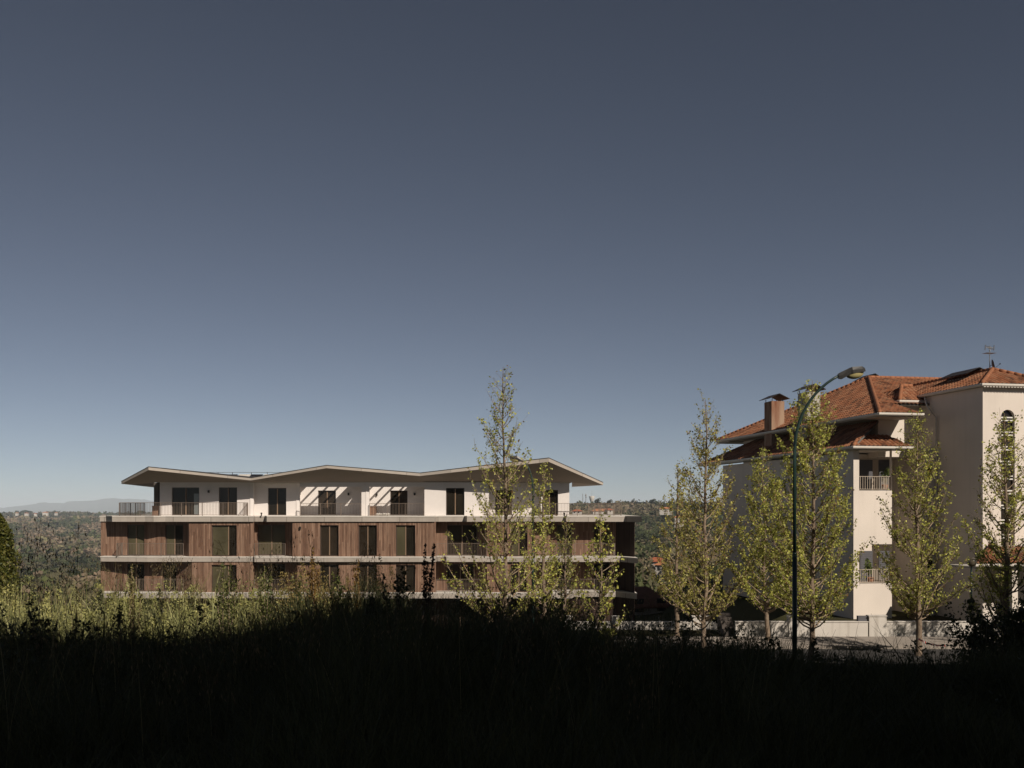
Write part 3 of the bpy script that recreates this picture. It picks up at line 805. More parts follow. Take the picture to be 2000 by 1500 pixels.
def chimney(par, u0, u1, v0, v1, z0, z1, mt, cap=.35, over=.28):
    mb = MB(); vbox(mb, u0, u1, v0, v1, z0, z1)
    o = obj('chimney', mb, M[mt], par)
    m2 = MB(); zz = z1 + .14; um = (u0 + u1) / 2
    for su in (u0 + .06, u1 - .1):
        for sv in (v0 + .06, v1 - .1): vbox(m2, su, su + .04, sv, sv + .04, z1, zz + .06)
    vs = [V(u0 - over, v0 - over, zz), V(um, v0 - over, zz + cap), V(u1 + over, v0 - over, zz), V(u0 - over, v1 + over, zz), V(um, v1 + over, zz + cap), V(u1 + over, v1 + over, zz)]
    vs2 = [(x, y, z + .035) for x, y, z in vs]
    m2.add(vs + vs2, [(0, 1, 4, 3), (1, 2, 5, 4), (6, 9, 10, 7), (7, 10, 11, 8), (0, 6, 7, 1), (1, 7, 8, 2), (3, 4, 10, 9), (4, 5, 11, 10), (0, 3, 9, 6), (2, 8, 11, 5), (1, 7, 6, 0)])
    obj('chimney_cap', m2, M['sheet'], o)
    return o

def villa():
    u0 = uat(1715, 4.3)
    vfar = vat(1452, u0)
    ue, ve, vb = u0 - 1.4, 2.0, 26.5
    ze = zat(806, ue, ve)
    ue = uat(1718, ve)
    ap = (uat(1697, 15.4), 15.4, 0); az = zat(738, ap[0], 15.4)
    zw = ze - .12
    urec = uat(1766, 4.3)
    # upper body
    mb = MB()
    vbox(mb, u0, 12, 7.0, vfar, 3.0, zw)                       # body behind the recess
    vbox(mb, u0, urec, 4.3, 7.0, 3.0, zw)
    obj('wall', mb, M['cream'], VIL)
    # body below, behind the balcony block
    uL = uat(1667, 3.2); vL = vat(1412, uL); uR = uat(1742, 3.2)
    mb = MB(); vbox(mb, uL, 12, 7.2, vL, VG, 3.2)
    vbox(mb, uL, uR, 5.4, 7.199, VG, 3.2)
    ui = uat(1800, 4.3)
    vbox(mb, ui, 0, 4.3, 7.199, VG, 3.4)
    vbox(mb, u0 + .3, 0, 4.35, 7.2, 3.405, 3.6)
    obj('wall', mb, M['cream'], VIL)
    # balcony block front with two openings
    a = uat(1678, 3.2)
    z = lambda py: zat(py, (uL + uR) / 2, 3.2)
    mb = MB(); vwall(mb, uL, uR, 3.2, .25, VG, 3.42, [(a, uR - .001, z(958), z(880)), (a, uR - .001, z(1140), z(1063))])
    vbox(mb, uL, uL + .25, 3.451, 5.4, VG, 3.42)
    obj('balcony_wall', mb, M['cream'], VIL)
    for zf in (z(958), z(1140)):
        mb = MB(); vbox(mb, uL + .26, uR - .01, 3.46, 5.39, zf - .2, zf); obj('balcony_floor', mb, M['concrete'], VIL)
    mb = MB(); vbox(mb, uL + .26, uR - .01, 3.46, 5.39, z(880) + .0, z(880) + .15); obj('balcony_ceiling', mb, M['cream'], VIL)
    # lower right parapet continuing right of the balcony block
    for (lo, hi, zf) in ((930, 958, z(958)), (1112, 1140, z(1140))):
        A, B = V(a, 3.32, 0), V(uR, 3.32, 0)
        railing(VIL, A, B, zf, abs(z(lo) - z(hi)), gap=.14, m='balrail', post=1.9, r=.012)
        railing(VIL, V(uR - .02, 3.40, 0), V(uR - .02, 5.3, 0), zf, abs(z(lo) - z(hi)), gap=.14, m='balrail', post=1.9, r=.012)
    # shuttered doors on the balcony back wall
    for zf, t1, t2 in ((z(958), 898, 898), (z(1140), 1076, 1076)):
        for (pa, pb) in ((1679, 1703.5), (1716, 1738)):
            ua, ub = uat(pa, 5.38), uat(pb, 5.38)
            mb = MB(); vbox(mb, ua, ub, 5.33, 5.40, zf, zat(t1, ua, 5.38))
            d = obj('balcony_door', mb, M['shutter'], VIL)
            m2 = MB()
            zt_ = zat(t1, ua, 5.38)
            for k in range(int((zt_ - zf) / .12)): vbox(m2, ua + .04, ub - .04, 5.315, 5.331, zf + .03 + .12 * k, zf + .12 + .12 * k)
            obj('shutter_slats', m2, M['shutter'], d)
    # --- main wing roof
    E = lambda u, v: (u, v, ze)
    apx = (ap[0], 15.4, az)
    tiled(VIL, (ue, vb, ze), (ue, ve, ze), apx, apx)
    vs_ = 5.0; q_ = (vs_ - ve) / (15.4 - ve); z5 = ze + (az - ze) * q_; u5 = ue + (apx[0] - ue) * q_; ug = uat(1800, ve)
    tiled(VIL, (ue, ve, ze), (ug, ve, ze), (u5, vs_, z5), (ug, vs_, z5))
    tiled(VIL, (u5, vs_, z5), (12, vs_, z5), apx, (12, 15.4, az))
    tiled(VIL, (12, vb, ze), (ue, vb, ze), (12, 15.4, az), apx)
    ridge(VIL, (ue, ve, ze + .05), (apx[0], apx[1], az + .05)); ridge(VIL, (apx[0], apx[1], az + .05), (12, 15.4, az + .05)); ridge(VIL, (ue, vb, ze + .05), (apx[0], apx[1], az + .05))
    gut(VIL, (ue, vb, ze - .02), (ue, ve, ze - .02)); gut(VIL, (ue - .1, ve, ze - .02), (ug + .1, ve, ze - .02))
    # closed eave box under the overhang
    mb = MB(); vbox(mb, ue + .02, u0 + .5, ve + .05, vb - .05, ze - .2, ze - .14); vbox(mb, u0 + .5, ug, ve + .05, 4.6, ze - .2, ze - .14)
    vbox(mb, ue + .02, 11, vfar - .1, vb - .05, ze - .26, ze - .2)
    obj('eave_boarding', mb, M['greyrender'], VIL)
    # bracket under the front eave
    mb = MB(); ub = uat(1764, 4.0)
    # --- pent roof on the left side and over the balcony
    up, zp = uL - .35, zat(909, uL - .6, 26) * 0 + 3.50
    vpe = 2.55; zt_ = 5.15
    tiled(VIL, (up, vL + 4.2, zp), (up, vpe, zp), (u0 - .02, vL - 1.2, zt_), (u0 - .02, 4.2, zt_))
    tiled(VIL, (up, vpe, zp), (uR + .95, vpe, zp), (up + (u0 - up) * .55, 4.28, zp + .8), (uR + .35, 4.28, zp + .8))
    ridge(VIL, (up, vpe, zp + .05), (up + (u0 - up) * .55, 4.25, zp + .8))
    gut(VIL, (up, vL + 4.2, zp - .02), (up, vpe, zp - .02)); gut(VIL, (up - .1, vpe, zp - .02), (uR + .95, vpe, zp - .02))
    mb = MB(); vbox(mb, up + .03, uL + .2, vpe + .05, vL + 4.1, zp - .2, zp - .14); vbox(mb, uL + .2, uR + .9, vpe + .05, 3.3, zp - .2, zp - .14); obj('eave_boarding', mb, M['greyrender'], VIL)
    # --- stair dormer between wing and tower
    us0 = uat(1757, 6.0); zs = zat(782, us0, 5.4); zr = zat(757, us0 + 1, 7.5)
    mb = MB(); vbox(mb, us0, .1, 6.0, 11.0, 3.61, zs - .05); obj('wall', mb, M['cream'], VIL)
    ued = us0 - .35; uap = us0 + .75
    tiled(VIL, (ued, 5.4, zs), (0.0, 5.4, zs), (uap, 7.0, zr), (0.0, 7.0, zr)); tiled(VIL, (ued, 10.5, zs), (ued, 5.4, zs), (uap, 10.5, zr), (uap, 7.0, zr))
    ridge(VIL, (ued, 5.4, zs + .05), (uap, 7.0, zr + .05)); ridge(VIL, (uap, 7.0, zr + .05), (0, 7.0, zr + .05)); gut(VIL, (ued - .1, 5.4, zs - .02), (0, 5.4, zs - .02)); gut(VIL, (ued, 10.5, zs - .02), (ued, 5.4, zs - .02))
    # --- tower
    TW, TD = 4.6, 11.0; zte = zat(749, 0, -.3)
    a0, a1 = uat(1955, 0), uat(1982, 0); am = (a0 + a1) / 2; ar = (a1 - a0) / 2
    ztop, zsp, zbot = zat(800, am, 0), zat(800, am, 0) - ar, zat(1066, am, 0)
    mb = MB(); vwall(mb, 0, TW, 0, .3, VG, zte - .1, [(a0, a1, zbot, ztop)])
    # arch spandrels
    n = 10; pts = [(am + ar * math.cos(math.pi * k / n), zsp + ar * math.sin(math.pi * k / n)) for k in range(n + 1)]
    for k in range(n):
        (p0, q0), (p1, q1) = pts[k], pts[k + 1]
        mb.quad(V(p0, 0, q0), V(p0, 0, ztop), V(p1, 0, ztop), V(p1, 0, q1)); mb.quad(V(p0, 0, q0), V(p1, 0, q1), V(p1, .3, q1), V(p0, .3, q0))
    vbox(mb, 0, .3, .3, TD, VG, zte - .1); vbox(mb, TW - .3, TW, .3, TD, VG, zte - .1); vbox(mb, .3, TW - .3, TD - .3, TD, VG, zte - .1)
    obj('tower_wall', mb, M['cream'], VIL)
    mb = MB(); vbox(mb, a0 - .05, a1 + .05, .2, .24, zbot - .02, ztop + .02)
    w = obj('stair_window', mb, M['glass_brown'], VIL)
    zz = ztop - ar
    k = 0
    while zz > zbot:
        m2 = MB(); vbox(m2, a0 + .003, a1 - .003, .1, .198, zz - .035, zz + .035); obj('glazing_bar', m2, M['whiteframe'], w)
        zz -= .66 if k % 2 else .17; k += 1
    rt = zat(722, 2, 2.2)
    e_ = -.25
    A_, B_ = (-.2, e_, zte), (TW + .25, e_, zte); C_, D_ = (TW / 2, 2.3, rt), (TW / 2, 9.5, rt)
    tiled(VIL, A_, B_, C_, C_); tiled(VIL, (-.2, TD, zte), A_, (TW / 2, TD, rt), C_); tiled(VIL, B_, (TW + .25, TD, zte), C_, (TW / 2, TD, rt))
    ridge(VIL, (A_[0], A_[1], zte + .05), (C_[0], C_[1], rt + .05)); ridge(VIL, (B_[0], B_[1], zte + .05), (C_[0], C_[1], rt + .05)); ridge(VIL, (C_[0], C_[1], rt + .05), (TW / 2, TD, rt + .05))
    gut(VIL, (-.2, TD, zte - .02), (-.2, e_, zte - .02)); gut(VIL, (-.3, e_, zte - .02), (TW + .35, e_, zte - .02))
    mb = MB(); vbox(mb, -.17, TW + .2, e_ + .03, TD, zte - .16, zte - .105); obj('eave_boarding', mb, M['greyrender'], VIL)
    # dentil row below the gutters
    mb = MB()
    for i in range(26): vbox(mb, -.15 + .19 * i, -.05 + .19 * i, e_ - .07, e_ + .0, zte - .2, zte - .142)
    obj('eave_trim', mb, M['gutter'], VIL)
    # down pipe in the corner
    mb = MB(); ud = -.12
    mb.tube([V(-.3, 5.1, zte - .2), V(-.35, 4.8, zte - .75), V(-.12, 4.75, zte - 1.05), V(-.12, 4.22, zte - 1.5), V(-.12, 4.2, VG)], .05, 8); obj('down_pipe', mb, M['gutter'], VIL, smooth=True)
    # --- entrance canopy roof and pillar
    zc = zat(1101, 0, -2.6); zr2 = zat(1068, 1, -.1)
    tiled(VIL, (uat(1903, -2.6), -2.6, zc), (5.5, -2.6, zc), (uat(1922, -.1) + .25, -.12, zr2), (5.5, -.12, zr2)); ridge(VIL, (uat(1975, -2.6), -2.6, zc + .12), (uat(1975, -2.6) + .5, -.2, zr2 + .1))
    gut(VIL, (uat(1903, -2.6), -2.6, zc - .02), (5.5, -2.6, zc - .02))
    mb = MB(); vbox(mb, uat(1905, -2.5), 5.4, -2.5, -.01, zc - .25, zc - .15); obj('canopy_ceiling', mb, M['greyrender'], VIL)
    for q in (1977, 2040):
        mb = MB(); uu = uat(q, -2.4); vbox(mb, uu, uu + .34, -2.4, -2.06, VG, zc - .26); obj('pillar', mb, M['cream'], VIL)
    # dark doorway and low windows on the shaded wall
    mb = MB(); d0 = uat(1762, 7.18); vbox(mb, d0, d0 + .95, 7.13, 7.19, VG, zat(1183, d0, 7.18)); obj('door', mb, M['shutter'], VIL)
    for py0, py1 in ((905, 935), (1085, 1120)):
        mb = MB(); ua = uat(1808, 4.28); vbox(mb, ua, ua + .5, 4.25, 4.29, zat(py1, ua, 4.28), zat(py0, ua, 4.28)); ww = obj('window', mb, M['whiteframe'], VIL)
        m2 = MB(); vbox(m2, ua + .06, ua + .44, 4.235, 4.249, zat(py1, ua, 4.28) + .06, zat(py0, ua, 4.28) - .06); obj('pane', m2, M['glass_dark'], ww)
    # --- chimneys
    uc = u0 - 1.25
    c1 = vat(1507, uc); chimney(VIL, uc, uat(1532, c1), c1, c1 + 1.2, 3.9, zat(783, uc, c1), 'rust')
    uc = u0 - .9; c2 = vat(1576, uc); chimney(VIL, uc, uat(1602, c2), c2, c2 + 1.3, 3.9, zat(765, uc, c2), 'greyrender')
    cu = uat(1693, 19); chimney(VIL, cu, cu + 1.0, 19, 20.2, 8.0, zat(746, cu, 19), 'cream', cap=.45, over=.35)
    cu = uat(1803, 20); chimney(VIL, cu, cu + .9, 20, 21, 8.0, zat(749, cu, 20), 'cream', cap=.3, over=.25)
    cu = 1.6; chimney(VIL, cu, cu + 1.1, 3.6, 5.6, 7.2, zat(736, cu, 3.6), 'gutter', cap=.38, over=.35)
    return u0
villa()

# antenna and dish on the tower roof
def antenna():
    u, v = uat(1933, 4.5), 4.5
    zb = zat(726, u, v); zt = zat(672, u, v)
    r = empty('television_antenna', V(u, v, zb), TH)
    tag(r, 'metal television antenna on a thin mast above the stair tower roof', 'antenna')
    mb = MB(); mb.tube([V(u, v, zb - .3), V(u, v, zt - .1)], .025, 8); obj('mast', mb, M['antenna'], r)
    mb = MB(); z0 = zat(679, u, v)
    mb.tube([V(u - .32, v, z0), V(u + .3, v, z0)], .02, 5)
    for k in range(7):
        uu = u - .18 + .055 * k; mb.tube([V(uu, v - .12, z0 - .09 - .01 * k), V(uu + .02, v + .12, z0 + .14 - .01 * k)], .014, 4)
    for su in (-.32, .28):
        for kk in range(4): mb.tube([V(u + su, v - .02 + .01 * kk, z0 - .16), V(u + su + .02, v - .02 + .01 * kk, z0 + .16)], .02, 4)
    obj('grid', mb, M['antenna'], r)
    mb = MB(); z1 = zat(690, u, v)
    mb.tube([V(u - .35, v, z1), V(u + .35, v, z1 + .03)], .014, 5)
    for k in range(9): mb.tube([V(u - .34 + .08 * k, v - .25, z1), V(u - .34 + .08 * k, v + .25, z1)], .01, 4)
    obj('director_boom', mb, M['antenna'], r)
    u2, v2 = uat(1938, 4.4), 4.4; zc = zat(713, u2, v2)
    r2 = empty('satellite_dish', V(u2, v2, zc - .4), TH)
    tag(r2, 'brown satellite dish turned edge on beside the antenna mast', 'satellite dish')
    mb = MB(); n = 18; c = Vector(V(u2, v2, zc)); ax = Vector((.93, -.25, .22)).normalized(); s = ax.cross(Vector((0, 0, 1))).normalized(); t = s.cross(ax)
    vs = []
    for ring in range(5):
        rr = .3 * ring / 4
        for j in range(n):
            q = c + (s * math.cos(6.2832 * j / n) + t * math.sin(6.2832 * j / n) * 1.12) * rr + ax * (rr * rr * .7); vs.append(q)
    base = len(vs); vs += [q - ax * .015 for q in vs]
    fs = [(i * n + j, i * n + (j + 1) % n, (i + 1) * n + (j + 1) % n, (i + 1) * n + j) for i in range(4) for j in range(n)]
    mb.add(vs, fs + [tuple(base + k for k in f[::-1]) for f in fs]); obj('reflector', mb, M['dish'], r2, smooth=True)
    mb = MB(); mb.tube([c - t * .28, c + ax * .42 - t * .05], .012, 5); mb.sphere(c + ax * .44 - t * .04, .045, 8, 6); obj('feed_arm', mb, M['lampblack'], r2)
    mb = MB(); mb.tube([c - ax * .03, c - ax * .12, c - ax * .12 - Vector((0, 0, .7))], .02, 6); obj('bracket', mb, M['lampblack'], r2)
antenna()

def balcony_plant(px, Y, y0, y1, w, label, seed):
    rng = np.random.default_rng(seed); x = X(px, Y); zb = Z(y0, Y); H = Z(y1, Y) - zb; Rw = w / F * Y
    r = empty('potted_plant', (x, Y, zb)); tag(r, label, 'potted plant')
    mb = MB(); mb.lathe((x, Y, zb), [(.001, 0), (.15, 0), (.2, .32), (.17, .32), (.15, .28), (.001, .28)], 14); obj('pot', mb, M['ridge'], r, smooth=True)
    segs = []; C = []
    for i in range(9):
        a = rng.random() * 6.28; s_ = np.linspace(0, 1, 6); rr = Rw * rng.uniform(.4, 1)
        q = np.stack([x + rr * s_ ** 1.4 * math.cos(a), Y + .5 * rr * s_ ** 1.4 * math.sin(a), zb + .25 + (H - .25) * rng.uniform(.6, 1) * s_ * (1.15 - .35 * s_)], 1)
        segs.append((q, .008 * (1 - s_) + .003)); k = rng.uniform(.25, 1, 60)
        C.append(np.stack([np.interp(k, s_, q[:, c]) for c in range(3)], 1) + rng.normal(size=(60, 3)) * .06)
    v, f = tubes_np(segs, 4); npobj('stems', v, f, M['branch'], r)
    C = np.concatenate(C); v, f = cards(C, .06 * rng.uniform(.6, 1.3, len(C)), rng, .5)
    npobj('foliage', v, f, M['leaf'], r, col=np.repeat(np.array([.06, .10, .03]) + rng.random((len(C), 1)) * np.array([.14, .15, .03]), 4, axis=0))
PLANTS = True
# ------------------------------------------------------------------ boundary walls
def bwall():
    y = 50.0; top = Z(1215.5, y); g = RZ + .13
    r = empty('garden_wall', (X(1690, y), y, g)); tag(r, 'low white rendered garden wall in front of the tile roofed building', 'wall')
    mb = MB(); mb.box(X(1437, y), X(2060, y), y, y + .2, g - .5, top); obj('wall_panel', mb, M['wallwhite'], r)
    mb = MB(); mb.box(X(1437, y) - .02, X(2060, y), y - .03, y + .23, top, top + .05); obj('wall_coping', mb, M['wallwhite'], r)
    for a, b, t in ((1540, 1558, 1205), (1697, 1731, 1204)):
        mb = MB(); mb.box(X(a, y), X(b, y), y - .06, y + .32, g - .5, Z(t, y)); mb.box(X(a, y) - .03, X(b, y) + .03, y - .09, y + .35, Z(t, y), Z(t, y) + .05); obj('wall_pillar', mb, M['wallwhite'], r)
    mb = MB(); mb.box(X(1677, y), X(1696.5, y), y + .05, y + .3, top + .051, Z(1203.5, y)); obj('meter_box', mb, M['shutter'], r)
    y = 53.0; top = Z(1214, y)
    r = empty('garden_wall', (X(1240, y), y, g)); tag(r, 'broken run of white wall left of the street trees, mostly behind the tall weeds', 'wall')
    mb = MB(); mb.box(X(1100, y), X(1412, y), y, y + .2, g - .5, top); obj('wall_panel', mb, M['wallwhite'], r)
    for a, b in ((1104, 1117), (1353, 1387), (1196, 1209)):
        mb = MB(); mb.box(X(a, y), X(b, y), y - .06, y + .3, g - .5, Z(1205, y)); mb.box(X(a, y) - .03, X(b, y) + .03, y - .09, y + .33, Z(1205, y), Z(1205, y) + .05); obj('wall_pillar', mb, M['wallwhite'], r)
    r = empty('steps', (X(1424, 50.5), 50.5, g)); tag(r, 'short dark flight of steps between the two white garden walls', 'steps')
    mb = MB()
    for k in range(5): mb.box(X(1412, 50.5), X(1436, 50.5), 50.4 + .3 * k, 50.7 + .3 * k, g - .3, g + .17 * (k + 1))
    obj('treads', mb, M['darkcol'], r)
bwall()

# ------------------------------------------------------------------ street lamps
def street_lamp(px, Y, zb, hook_y, head, name_label, side, mirror=1, rb=.085, rt=.055, scale=1.0):
    x = X(px, Y); r = empty('street_lamp', (x, Y, zb)); tag(r, name_label, 'street lamp', 'green street lamps with curved arms')
    zk = Z(hook_y, Y); hx_, hz = X(head[0], Y), Z(head[1], Y)
    mb = MB(); mb.tube([(x, Y, zb), (x, Y, zb + .9)], [rb * 1.35, rb * 1.3], 14); mb.tube([(x, Y, zb + .9), (x, Y, zb + 1.0)], [rb * 1.3, rb], 14)
    zm = zb + (zk - zb) * .62
    mb.tube([(x, Y, zb + 1.0), (x, Y, zm)], [rb, rb * .95], 14); mb.tube([(x, Y, zm), (x, Y, zm + .06)], [rb * .95, rt], 14)
    obj('pole', mb, M['pole'], r, smooth=True)
    pts = [(x, Y, zm + .06)]; n = 12
    a = hx_ - x; b = hz - zk
    for k in range(n + 1):
        t = k / n * math.radians(66)
        sx = (1 - math.cos(t)) / (1 - math.cos(math.radians(66))); sz = math.sin(t) / math.sin(math.radians(66))
        pts.append((x + a * sx, Y, zk + b * sz))
    mb = MB(); mb.tube(pts, [rt] * 2 + [rt * (1 - .3 * k / n) for k in range(1, n + 1)], 12); obj('arm', mb, M['pole'], r, smooth=True)
    # head: tapered housing plus a bulging lens, tilted up along the arm
    s = mirror; Ax = Vector((s * math.cos(.14), 0, math.sin(.14))); Az = Vector((-s * math.sin(.14), 0, math.cos(.14))); Ay = Vector((0, 1, 0)); o = Vector((hx_, Y, hz)) - Ax * .05
    def sect(u, w, zlo, zhi): return [o + Ax * u + Ay * a_ + Az * b_ for a_, b_ in ((-w, zlo), (-w * 1.02, (zlo + zhi) / 2), (-w * .7, zhi), (w * .7, zhi), (w * 1.02, (zlo + zhi) / 2), (w, zlo))]
    mb = MB(); S = [sect(u * scale, w * scale, lo * scale, hi * scale) for u, w, lo, hi in ((0, .06, -.09, .05), (.1, .08, -.12, .09), (.35, .12, -.02, .17), (.42, .14, -.01, .19), (.72, .14, -.0, .17), (.80, .11, .0, .11))]
    vs = [q for t in S for q in t]; k = 6
    mb.add(vs, [tuple(range(k)), tuple(range(5 * k, 6 * k))[::-1]] + [(i * k + j, (i + 1) * k + j, (i + 1) * k + (j + 1) % k, i * k + (j + 1) % k) for i in range(5) for j in range(k)])
    obj('lamp_housing', mb, M['lamphead'], r)
    mb = MB(); vs = []; nu, nv = 10, 5
    for i in range(nv + 1):
        ph = math.pi / 2 * i / nv
        for j in range(nu * 2): 
            t = math.pi * j / nu
            vs.append(o + Ax * (.5 + .28 * math.cos(ph) * math.cos(t)) * scale + Ay * .13 * math.cos(ph) * math.sin(t) * scale - Az * (.004 + .17 * math.sin(ph)) * scale)
    kk = nu * 2
    mb.add(vs, [(i * kk + j, i * kk + (j + 1) % kk, (i + 1) * kk + (j + 1) % kk, (i + 1) * kk + j) for i in range(nv) for j in range(kk)])
    obj('lamp_lens', mb, M['lens'], r, smooth=True)
street_lamp(1552, 30.0, G(X(1552, 30), 30), 880, (1640, 733), 'tall dark green street lamp with its arm curving right over the tiled roofs', 1, rb=.075, rt=.052)
street_lamp(1041, 54.0, RZ + .1, 960, (1022, 899), 'distant green street lamp tangled in the tallest tree, its head pointing left', -1, mirror=-1, rb=.075, rt=.052)

def globe_lamp():
    Y = 51.5; x = X(1897, Y); g = RZ + .13; r = empty('garden_lamp', (x, Y, g)); tag(r, 'short green garden lamp post with a smoked glass globe behind the white wall', 'garden lamp')
    mb = MB(); mb.tube([(x, Y, g), (x, Y, Z(1107, Y))], [.06, .045], 10); obj('post', mb, M['pole'], r, smooth=True)
    mb = MB(); mb.sphere((x + .03, Y, Z(1098, Y)), .24, 18, 12); obj('globe', mb, M['globe'], r, smooth=True)
globe_lamp()

# barrier tape from the tree trunk
mb = MB(); m2 = MB()
a, b = Vector(P(1792, 1247, 43.2)), Vector(P(1846, 1261, 42.0))
N_ = 26
for i in range(N_):
    p, q = a.lerp(b, i / N_), a.lerp(b, (i + 1) / N_)
    s1, s2 = -.10 * math.sin(math.pi * i / N_), -.10 * math.sin(math.pi * (i + 1) / N_)
    tw = .05 * math.sin(i * .7)
    (mb if i % 2 else m2).quad((p.x, p.y + tw, p.z + s1 - .04), (q.x, q.y + tw, q.z + s2 - .04), (q.x, q.y - tw, q.z + s2 + .04), (p.x, p.y - tw, p.z + s1 + .04))
tr = empty('barrier_tape', tuple(a)); tag(tr, 'red and white barrier tape strung low from a street tree trunk', 'tape')
obj('red_stripe', mb, M['tapered'], tr); obj('white_stripe', m2, M['tapewhite'], tr)

# ------------------------------------------------------------------ trees along the road
def tubes_np(segs, k=4):
    """segs: list of (pts (n,3), radii (n)); returns verts, faces"""
    V_, F_ = [], []; b = 0
    for pts, rad in segs:
        pts = np.asarray(pts); n = len(pts)
        d = np.gradient(pts, axis=0); d /= np.linalg.norm(d, axis=1)[:, None] + 1e-9
        ref = np.array([0.3, 0.5, 0.81]); a = np.cross(d, ref); a /= np.linalg.norm(a, axis=1)[:, None] + 1e-9; c = np.cross(d, a)
        t = np.arange(k) * 2 * np.pi / k
        v = pts[:, None] + (a[:, None] * np.cos(t)[None, :, None] + c[:, None] * np.sin(t)[None, :, None]) * np.asarray(rad)[:, None, None]
        V_.append(v.reshape(-1, 3))
        i, j = np.meshgrid(np.arange(n - 1), np.arange(k), indexing='ij'); i = i.ravel(); j = j.ravel()
        F_.append(np.stack([b + i * k + j, b + i * k + (j + 1) % k, b + (i + 1) * k + (j + 1) % k, b + (i + 1) * k + j], 1)); b += n * k
    return np.concatenate(V_), np.concatenate(F_)

def street_tree(px, Y, top_y, halfw_px, label, seed, leaves=6000, nb=60, zb=None, base_frac=.14, trunk_r=.11, lean=0.0, leaf=.05, pal=0, stem_py=None, group='young street trees coming into leaf'):
    rng = np.random.default_rng(seed)
    x = X(px, Y); zb = G(x, Y) if zb is None else zb; H = Z(top_y, Y) - zb; Rm = halfw_px / F * Y
    r = empty('street_tree', (x, Y, zb)); tag(r, label, 'tree', group)
    n = 18; t = np.linspace(0, 1, n)
    wob = np.cumsum(rng.normal(size=(n, 2)) * .035, axis=0) * .8; wob -= wob[0]
    tp = np.stack([x + wob[:, 0] + lean * t * H, Y + wob[:, 1], zb - .25 + t * (H + .25)], 1)
    tr_ = trunk_r * (1 - t) ** .85 + .008; tr_[0] *= 1.3
    v, f = tubes_np([(tp, tr_)], 9); npobj('trunk', v, f, M['bark'], r, smooth=True)
    tz = lambda z: np.array([np.interp(z, tp[:, 2], tp[:, 0]), np.interp(z, tp[:, 2], tp[:, 1])])
    cb = base_frac * H
    segs = []; LC = []; LN = []
    asc = rng.uniform(1.05, 1.3)
    nb = int(nb * 1.25)
    for i in range(nb):
        ft = ((i + .5) / nb) ** .9 if nb > 1 else .5
        th = zb + cb + (H - cb) * (0.10 + .88 * ft)
        prof = min(1, .6 + 2.4 * ft) * (1 - ft) ** .68 * rng.uniform(.7, 1.14) + .03
        rad = Rm * prof * (1 + .16 * math.sin(i * 2.4 + seed))
        h0 = max(th - asc * rad * rng.uniform(.7, 1.25), zb + cb * rng.uniform(.9, 1.3))
        az = i * 2.4 + rng.normal() * .5
        c0 = tz(h0); m = 8; s = np.linspace(0, 1, m)
        rr = rad * (s ** .8); hh = h0 + (th - h0) * (s ** 1.25)
        bend = rng.normal() * .25
        q = np.stack([c0[0] + rr * np.cos(az + bend * s), c0[1] + rr * np.sin(az + bend * s), hh], 1) + np.cumsum(rng.normal(size=(m, 3)) * .02, axis=0)
        r0 = np.interp(h0, tp[:, 2], tr_) * .27 + .004
        segs.append((q, r0 * (1 - s) ** .8 + .004))
        L = np.linalg.norm(np.diff(q, axis=0), axis=1).sum()
        nt = max(2, int(L / .13))
        for k in range(nt):
            sk = rng.uniform(.18, 1.0); p0 = np.array([np.interp(sk, s, q[:, c]) for c in range(3)])
            tl = (.14 + .48 * rng.random() ** 1.5) * (1.25 - .6 * sk) * min(1.0, .45 + Rm * .4)
            d = np.array([math.cos(az + rng.normal() * 1.1), math.sin(az + rng.normal() * 1.1), rng.uniform(.6, 1.7)]); d /= np.linalg.norm(d)
            p1 = p0 + d * tl * .5 + rng.normal(size=3) * .02; p2 = p0 + d * tl + np.array([0, 0, .10 * tl])
            segs.append((np.array([p0, p1, p2]), [.0052, .004, .0025]))
            LC += [p0, p1, p2, (p1 + p2) / 2]; LN += [.5, 1, 1.3, 1]
        for sk in np.linspace(.3, 1, max(2, int(L / .25))):
            LC.append(np.array([np.interp(sk, s, q[:, c]) for c in range(3)])); LN.append(.8)
    for sk in np.linspace(.5, 1, 16): LC.append(np.array([np.interp(sk, t, tp[:, c]) for c in range(3)])); LN.append(1.2)
    v, f = tubes_np(segs, 4); npobj('branches', v, f, M['branch'], r)
    LC = np.array(LC); LN = np.array(LN); keep = rng.random(len(LC)) < .85; LC = LC[keep]; LN = LN[keep]
    leaves = int(leaves * 1.2); LN = LN * (.15 + rng.exponential(1.0, len(LN)))
    idx = rng.choice(len(LC), size=leaves, p=LN / LN.sum())
    # leaves sit in small bunches at the buds
    c = LC[idx] + rng.normal(size=(leaves, 3)) * np.array([.055, .055, .06])
    sz = leaf * .92 * rng.uniform(.4, 1.4, leaves)
    v, f = cards(c, sz, rng, .72)
    g = rng.random(leaves)[:, None]
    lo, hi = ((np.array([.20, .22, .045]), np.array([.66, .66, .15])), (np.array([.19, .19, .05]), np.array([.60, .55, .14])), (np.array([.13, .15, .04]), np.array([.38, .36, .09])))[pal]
    leaves = int(leaves)
    cl = lo + (hi - lo) * g
    br = rng.random(leaves) < .12; cl[br] = np.array([.22, .13, .05])
    npobj('crown', v, f, M['leaf'], r, col=np.repeat(cl, 4, axis=0))
    return r

